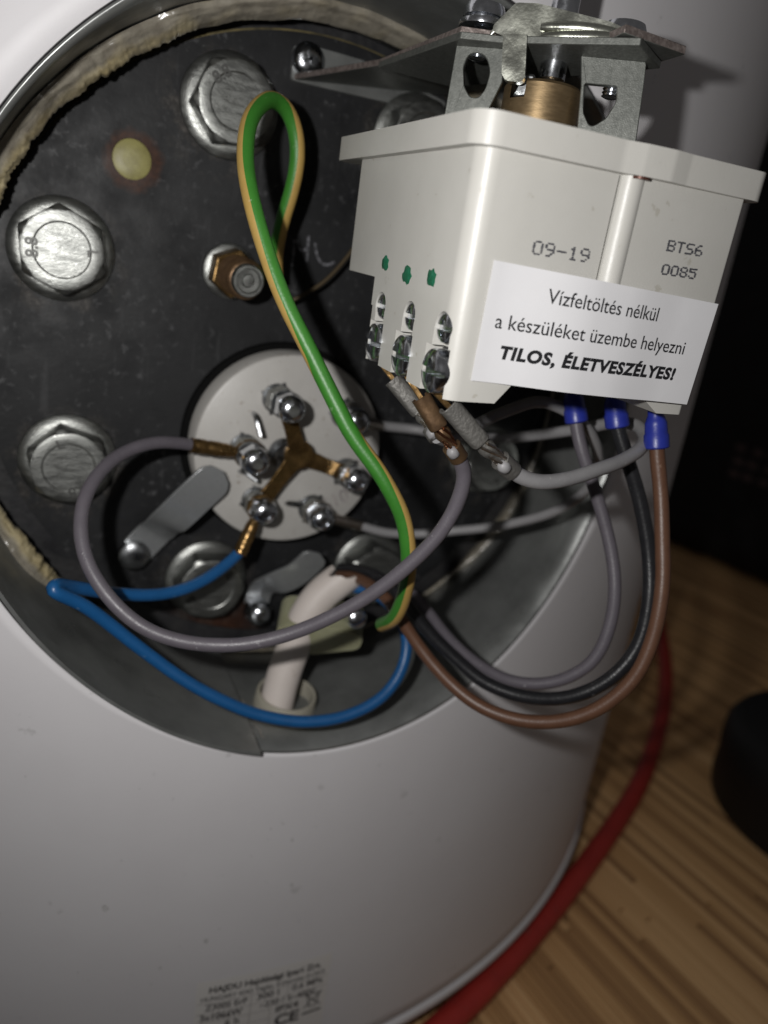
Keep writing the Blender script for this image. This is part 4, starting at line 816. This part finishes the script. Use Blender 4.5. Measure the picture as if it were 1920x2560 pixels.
# its folded top, running back
tp = [fc[0], fc[1], fc[2], fc[3], fc[4]]
MB().prism(tp + [(p[0], p[1]-1.2) for p in reversed(tp)], pF, -0.05, 13).build('strap_top', 'straps', th, smooth=40, bevel=0.0003)
for key, rr in (('f_roll', 0.0014), ('f_roll2', 0.0011)):
    (a0, b0), (a1, b1) = K[key]
    MB().tube(spline([pF(a0, b0, -1.6), pF(a0+(a1-a0)*.33, b0+(b1-b0)*.33+.25, -2.0), pF(a0+(a1-a0)*.66, b0+(b1-b0)*.66+.25, -2.0), pF(a1, b1, -0.9)], 0.0008), lambda f: rr*(0.55+0.45*math.sin(math.pi*min(1, max(0, f)))**0.5), 20).build('strap_lip', 'straps', th, smooth=60)
MB().prism(rounded(K['f_tongue'], [0.6, 0.6, 1.0, 0.9, 1.4, 1.2], 5), pF, -3.2, -1.0).build('strap_tongue', 'straps', th, smooth=40, bevel=0.0008, bseg=3)
# brass hub with slot, shaft
bc = K['f_brass']; ba = (bc[0][0]+bc[1][0])/2; br_ = (bc[1][0]-bc[0][0])/2; btop = bc[2][1]
hb0 = pF(ba, LIDZ-1, 8); upv = (pF(ba, LIDZ+9, 8) - hb0).normalized(); hh = (btop-LIDZ+1)*MM
hub = MB().lathe(hb0, upv, [(br_*MM, 0), (br_*MM, hh-0.0006), (br_*MM-0.0005, hh), (0.004, hh)], 64).build('brass_hub', 'brass', th, smooth=40)
sl = bc[3][0]
c = MB().prism([(sl-2.0, btop-3.6), (sl+1.2, btop-3.6), (sl+1.2, btop+3), (sl-2.0, btop+3)], pF, -6, 22).build('c', 'dark'); c.parent = th
boolean(hub, [c]); hub.data.materials.clear(); hub.data.materials.append(M['brass'])
for p in hub.data.polygons: p.material_index = 0; p.use_smooth = True
hub.data.set_sharp_from_angle(angle=math.radians(35))
sh_ = K['f_shaft']; sa = (sh_[0][0]+sh_[1][0])/2; sr = (sh_[1][0]-sh_[0][0])/2*MM; zc = sh_[2][1]; base_s = pF(sa, btop-1.5, 8); dz_ = (zc-btop+1.5)*MM
MB().lathe(base_s, upv, [(sr*.75, 0), (sr*.85, dz_*.45), (sr*.65, dz_*.62), (sr*.75, dz_*.85), (sr, dz_), (sr, dz_+0.0052), (sr*1.03, dz_+0.006), (sr*1.03, dz_+0.030)], 40).build('shaft', 'chrome', th, smooth=40)
MB().lathe(pF(sa, zc+4.0, 8), upv, [(sr*1.7, 0), (sr*1.7, 0.0008), (sr, 0.0009)], 40).lathe(pF(sa, zc+5.6, 8), upv, [(sr*1.8, 0), (sr*1.8, 0.0008), (sr, 0.0009)], 40).build('retaining_ring', 'straps', th, smooth=40)
MB().prism([(sl-1.6, btop-3.4), (sl+1.0, btop-3.4), (sl+2.6, btop+1.2), (sl+0.2, btop+1.4)], pF, 2.0, 7.0).build('drive_tongue', 'dullplating', th, bevel=0.0005)
def machine(key, hz, name='frame_screw'):
    (a0, z0) = K[key][0]; a1, z1 = K[key][-1]; p0 = pF(a0, z0, 4); d = (pF(a0, z0+10, 4) - p0).normalized(); prof = []; L_ = hz - z0; n = int(L_/0.35)
    for i in range(n+1): prof.append(((1.95 if i % 2 else 1.62)*MM, (i*0.35)*MM))
    prof[0] = (0.0012, 0)
    o = MB().lathe(p0, d, prof, 28).build(name, 'chrome', th, smooth=50)
    MB().lathe(p0 + d*(L_*MM), d, [(0.0050, 0), (0.0051, 0.0004), (0.0050, 0.0010), (0.0036, 0.0012), (0.0036, 0.0017), (0.0044, 0.0019), (0.0044, 0.0032), (0.0040, 0.0042), (0.002, 0.0046)], 40).build('head', 'chrome', o, smooth=40)
machine('f_scrL', K['f_scrL'][2][1]-0.5); machine('f_scrR', K['f_scrR'][2][1])

# ================================================================== WIRES
REF = Vector((-0.42, -0.856, 0.30))   # the side of the wires that faces out of the recess
def wire(name, label, key, dia, mats, group=None, stripe=None):
    P = VL(K[key]); t = thing(name, label, 'wire', P[0], group=group); iv = Matrix.Translation(-P[0])
    S_ = spline(P)
    S_ = [p + 0.00028*Vector((noise.noise(p*70), noise.noise(p*60+Vector((5, 0, 0))), noise.noise(p*60+Vector((0, 9, 0))))) for p in S_]
    if stripe is None: o = MB().tube(S_, lambda f: dia*MM/2*(1 + 0.025*noise.noise(Vector((f*38, dia, 1))) + 0.015*noise.noise(Vector((f*110, dia, 3)))), 20).build('insulation', mats, t, smooth=60)
    else:
        seg = 32; mb = MB(); n = len(S_); vs = []; r = dia*MM/2
        for i, p in enumerate(S_):
            T = (S_[min(i+1, n-1)] - S_[max(i-1, 0)]).normalized(); f = i/(n-1)
            for j in range(len(stripe)-1):
                if stripe[j][0] <= f <= stripe[j+1][0]:
                    q = (f-stripe[j][0])/(stripe[j+1][0]-stripe[j][0]); a0 = stripe[j][1] + (stripe[j+1][1]-stripe[j][1])*q*q*(3-2*q)
            u = (REF - T*REF.dot(T)).normalized(); w_ = T.cross(u)
            for k in range(seg):
                th_ = 2*math.pi*(k-6)/seg + math.radians(a0); vs.append(p + u*(r*math.cos(th_)) + w_*(r*math.sin(th_)))
        fs = []; ms = []
        for i in range(n-1):
            for k in range(seg):
                k2 = (k+1) % seg; fs.append((i*seg+k, i*seg+k2, (i+1)*seg+k2, (i+1)*seg+k)); ms.append(1 if k < 11 else 0)
        mb.v = vs; mb.f = fs; mb.m = ms; o = mb.build('insulation', mats, t, smooth=60)
    o.matrix_parent_inverse = iv
    return t, iv, P
wire('earth_wire', 'green and yellow striped earth wire looping in front of the plate', 'green', 3.9, ['green', 'yellow'], stripe=STRIPE)
P = VL(K['capillary']); t = thing('capillary_tube', 'thin dull capillary tube curving over the plate behind the thermostat', 'capillary tube', P[0])
o = MB().tube(spline(P, 0.0008), 0.0006, 12).build('tube', 'dulltube', t, smooth=60); o.matrix_parent_inverse = Matrix.Translation(-P[0])
tA, ivA, PA = wire('grey_wire', 'grey wire making the big loop at the left, ending on the ceramic disc', 'gray_left', 3.4, 'grey')
o = lug(V(K['s_left']), CY-0.0066, PA[0], 0.0022, 'bronze', tA); o.matrix_parent_inverse = ivA
tB, ivB, PB = wire('blue_wire', 'bright blue wire folded back at the left and looping under the recess', 'blue', 3.4, 'blue')
o = lug(V(K['s_bl']), CY-0.0070, PB[0], 0.0022, 'bronze', tB); o.matrix_parent_inverse = ivB
def ferrule(t, iv, P, dia):
    d = (P[-2]-P[-1]).normalized(); c = P[-1]; L_ = 0.0064
    base = c - d*0.0010
    # collar: narrow at the top, flaring to the wire
    mb = MB().lathe(base, d, [(0.0018, -0.006), (0.0018, -0.001), (0.0022, 0.0), (0.0025, 0.0008), (0.0026, L_*0.5), (0.00285, L_*0.56), (0.0029, L_), (0.0026, L_+0.0003), (dia*MM/2*1.0, L_)], 32)
    o = mb.build('ferrule', 'ferrule', t, smooth=40, label='blue plastic ferrule collar'); o.matrix_parent_inverse = iv
for nm, lb_, key, dia, mt in (('brown_wire', 'brown wire hanging from the rightmost blue ferrule in a deep curve', 'brown', 3.5, 'brown'), ('black_wire', 'black wire hanging from the middle blue ferrule beside the brown one', 'black', 3.6, 'black'), ('grey_wire', 'grey wire hanging from the leftmost blue ferrule inside the black one', 'gray_right', 3.3, 'grey')):
    t, iv, P = wire(nm, lb_, key, dia, mt); ferrule(t, iv, P, dia)
def spade(t, iv, key, mt, wirecol, size=1.0):
    a, b, c, d = VL(K[key]); ax = (c-b).normalized(); side = ax.cross(fwd).normalized(); nrm = side.cross(ax)
    w_, h_ = 0.00205*size, 0.0017*size
    # rolled sleeve: C-shaped section, open seam facing out
    mb = MB(); sec = []; n = 22
    for k in range(n+1):
        t_ = math.radians(118 + 304*k/n); sx = math.copysign(abs(math.cos(t_))**0.6, math.cos(t_)); sy = math.copysign(abs(math.sin(t_))**0.8, math.sin(t_)); sec.append((sx*w_, sy*h_))
    sec2 = [(x*0.78, y*0.70) for x, y in sec]; L_ = (c-b).length; vs = []; fs = []; m_ = 2*(n+1)
    for j, f in enumerate((0, 0.08, 0.5, 0.92, 1.0)):
        sc = 1.06 if j == 0 else (0.93 if j == 4 else 1.0)
        for x, y in sec + list(reversed(sec2)): vs.append(b + ax*(L_*f) + side*(x*sc) + nrm*(y*sc))
        if j:
            for k in range(m_): k2 = (k+1) % m_; fs.append(((j-1)*m_+k, (j-1)*m_+k2, j*m_+k2, j*m_+k))
    fs += [tuple(range(m_)), tuple(range(4*m_, 5*m_))]
    o = mb.add(vs, fs).build('spade_sleeve', mt, t, smooth=40, bevel=0.0001, bseg=1); o.matrix_parent_inverse = iv
    # male tab of brass going up into the terminal
    ax2 = (b-a).normalized(); mb = MB(); q0 = a - ax2*0.002; q1 = b + ax*(L_*0.3)
    vs = []
    for p in (q0, q1):
        for sx, sy in ((1, 1), (-1, 1), (-1, -1), (1, -1)): vs.append(p + side*(sx*0.00055*size) + nrm*(sy*0.0003))
    o = mb.add(vs, [(0, 1, 2, 3), (7, 6, 5, 4), (0, 4, 5, 1), (1, 5, 6, 2), (2, 6, 7, 3), (3, 7, 4, 0)]).build('terminal_tab', 'bronze', t, smooth=0, bevel=0.0001, bseg=1); o.matrix_parent_inverse = iv
    # neck, conductor crimp and insulation crimp
    Lc = (d-c).length; ad = (d-c).normalized(); mb = MB()
    mb.tube(spline([c - ax*0.001, c + ad*(Lc*.2), c + ad*(Lc*.45), c + ad*(Lc*.62)], 0.0005), lambda f: size*(0.0011 + 0.0007*math.sin(min(1, f*1.15)*math.pi)**2), 14)
    mb.tube([c + ad*(Lc*x) for x in (.60, .63, .70, .85, .97, 1.04)], lambda f: size*0.0021*(0.82 if f < .05 else 1.0), 18)
    o = mb.build('crimp_barrel', mt, t, smooth=40); o.matrix_parent_inverse = iv
    mb = MB()
    for k in range(5):
        a_ = k*1.25; r_ = 0.0011*size; mb.tube([c + ad*(Lc*f_) + side*(r_*math.cos(a_+f_*3)) + nrm*(r_*math.sin(a_+f_*3)-0.0008) for f_ in (0.02, .2, .4, .6)], 0.00035, 6)
    o = mb.build('bare_strands', 'copper' if mt == 'brownmetal' else 'tinbright', t, smooth=40); o.matrix_parent_inverse = iv
    # insulation tongue peeping between the crimp wings
    mb = MB().lathe(c + ad*(Lc*.60) - nrm*0.0013*size - side*0.0006, ad, [(0.0006, 0), (0.0013*size, 0.0008), (0.0013*size, 0.0022), (0.0004, 0.0028)], 14)
    o = mb.build('insulation_end', wirecol, t, smooth=60); o.matrix_parent_inverse = iv
spade(tA, ivA, 'spade_mid', 'brownmetal', 'palegrey')
tC, ivC, PC = wire('pale_wire', 'pale grey wire from the nearest spade connector, curling back behind the ferrules', 'pale_near', 3.2, 'palegrey')
spade(tC, ivC, 'spade_near', 'tin', 'palegrey')
o = lug(V(K['s_r']), CY-0.0062, PC[-1], 0.0018, 'tinbright', tC); o.matrix_parent_inverse = ivC
tD, ivD, PD = wire('pale_wire', 'pale grey wire crossing low behind the earth wire to the lower ceramic stud', 'pale_far', 3.0, 'palegrey')
spade(tD, ivD, 'spade_far', 'tin', 'palegrey')
o = lug(V(K['s_bm']), CY-0.0062, PD[-1], 0.0018, 'tinbright', tD); o.matrix_parent_inverse = ivD

# ================================================================== CABLE SLEEVE, CLAMP, GROMMET
P = VL(K['sleeve']); S_ = spline(P, 0.0012); r = 0.0053
cs = thing('cable_sleeve', 'white plastic cable sleeve with a ragged cut end', 'cable sleeve', P[0]); iv = Matrix.Translation(-P[0])
n = len(S_); seg = 40; vs = []; fs = []; u = None
end_t = (S_[-1]-S_[-3]).normalized()
for lay, rr in ((0, r), (1, r-0.0011)):
    for i, p in enumerate(S_):
        T = (S_[min(i+1, n-1)] - S_[max(i-1, 0)]).normalized()
        if i == 0: u = frame_of(T)[0]
        u = (u - T*u.dot(T)).normalized(); w_ = T.cross(u)
        for k in range(seg):
            t = 2*math.pi*k/seg; q = p + u*(rr*math.cos(t)) + w_*(rr*math.sin(t))
            if i >= n-6: q = q + T*((i-(n-6))/5)*(0.0030*math.sin(t+0.6) + 0.0017*math.sin(3*t+1.1) + 0.0009*math.sin(7*t))
            vs.append(q)
for lay in (0, 1):
    for i in range(n-1):
        for k in range(seg): k2 = (k+1) % seg; o_ = lay*n*seg; fs.append((o_+i*seg+k, o_+i*seg+k2, o_+(i+1)*seg+k2, o_+(i+1)*seg+k))
for k in range(seg): k2 = (k+1) % seg; fs.append(((n-1)*seg+k, (n-1)*seg+k2, n*seg+(n-1)*seg+k2, n*seg+(n-1)*seg+k))
o = MB().add(vs, fs).build('sleeve_tube', 'sleeve', cs, smooth=50); o.matrix_parent_inverse = iv
C_ = VL(K['clamp'])
cl = thing('cable_clamp', 'pale green plastic cable clamp gripping the white sleeve', 'cable clamp', C_[1]); iv = Matrix.Translation(-C_[1])
dx = (C_[3]-C_[0]).normalized(); dz = Vector((0, -0.25, 1)); dz = (dz - dx*dz.dot(dx)).normalized(); dy = dz.cross(dx)
org = C_[0]
ol = rounded([(-0.003, -0.0050), (0.009, -0.0080), (0.023, -0.0060), (0.0245, -0.0010), (0.011, 0.0036), (-0.002, 0.0038)], [0.004, 0.005, 0.003, 0.002, 0.004, 0.004], 6)
o = MB().prism(ol, lambda a, b, t: org + dx*a + dz*b + dy*t, -0.0066, 0.008).build('clamp_body', 'clamp', cl, smooth=40, bevel=0.0012, bseg=3); o.matrix_parent_inverse = iv
for s in VL(K['clampscrew'])[:1]:
    q = MB().lathe(s + Vector((0.001, 0.004, 0)), (0, -1, 0.1), [(0.0030, -0.004), (0.0030, 0.0012), (0.0022, 0.0020), (0.0008, 0.0022)], 24).build('clamp_screw', 'chrome', cl, smooth=40); q.matrix_parent_inverse = iv
g0 = V(K['grommet'][0]); gn = Vector((-g0.x, 0, HZ - g0.z)).normalized()
gr = thing('grommet', 'milky plastic grommet ring in the liner under the white sleeve', 'grommet', g0); iv = Matrix.Translation(-g0)
o = MB().lathe(g0 + Vector((0.0006, -0.0020, 0)) - gn*0.0006, (gn + Vector((0, -0.10, 0))), [(0.0102, 0), (0.0104, 0.0010), (0.0098, 0.0016), (0.0096, 0.0058), (0.0092, 0.0066), (0.0084, 0.0064), (0.0080, 0.001), (0.0080, 0)], 48, caps=False).build('ring', 'grommet', gr, smooth=40); o.matrix_parent_inverse = iv

# ================================================================== BACKGROUND THINGS
P = VL(K['hose']); t = thing('red_hose', 'thick red hose lying on the wooden floor along the heater', 'hose', P[0]); iv = Matrix.Translation(-P[0])
o = MB().tube(spline(P, 0.006), 0.0055, 24).build('hose_tube', 'red', t, smooth=60); o.matrix_parent_inverse = iv
def rbox(lo, hi, bev, name, mt, parent=None, seg=5):
    o = MB().box(lo, hi).build(name, mt, parent, smooth=0)
    b = o.modifiers.new("bevel", 'BEVEL'); b.width = bev; b.segments = seg
    for p in o.data.polygons: p.use_smooth = True
    return o
cz_ = thing('black_canister', 'low black rounded canister on the wooden floor at the right', 'canister', (0.386, -0.004, FLOOR))
MB().lathe((0, 0, 0), (0, 0, 1), [(0.074, 0), (0.079, 0.003), (0.080, 0.010), (0.080, 0.030)], 64).build('canister_body', 'blackplastic', cz_, smooth=40)
MB().lathe((0, 0, 0), (0, 0, 1), [(0.0806, 0.0305), (0.081, 0.034), (0.0805, 0.046), (0.077, 0.052), (0.070, 0.055), (0.02, 0.056)], 64).build('lid', 'blackplastic', cz_, smooth=40)
bg = thing('black_bag', 'black cloth bag with a faded print standing behind the heater', 'bag', (0.80, 0.46, FLOOR))
bg.rotation_euler = (0, 0, math.radians(100))
rbox((-0.30, -0.10, 0), (0.30, 0.12, 0.52), 0.045, 'bag_body', 'blackcloth', bg)
# faded lettering block on the bag's near side
bb = MB()
for r_ in range(3):
    for c_i in range(4):
        x0 = -0.112 + c_i*0.020 + random.uniform(-.002, .002); z0 = 0.118 + r_*0.016
        bb.add([(x0, 0.1204, z0), (x0+0.014, 0.1204, z0+0.001), (x0+0.013, 0.1204, z0+0.009), (x0+0.001, 0.1204, z0+0.008)], [(0, 1, 2, 3)])
bb.build('faded_print', 'patch', bg, smooth=0)
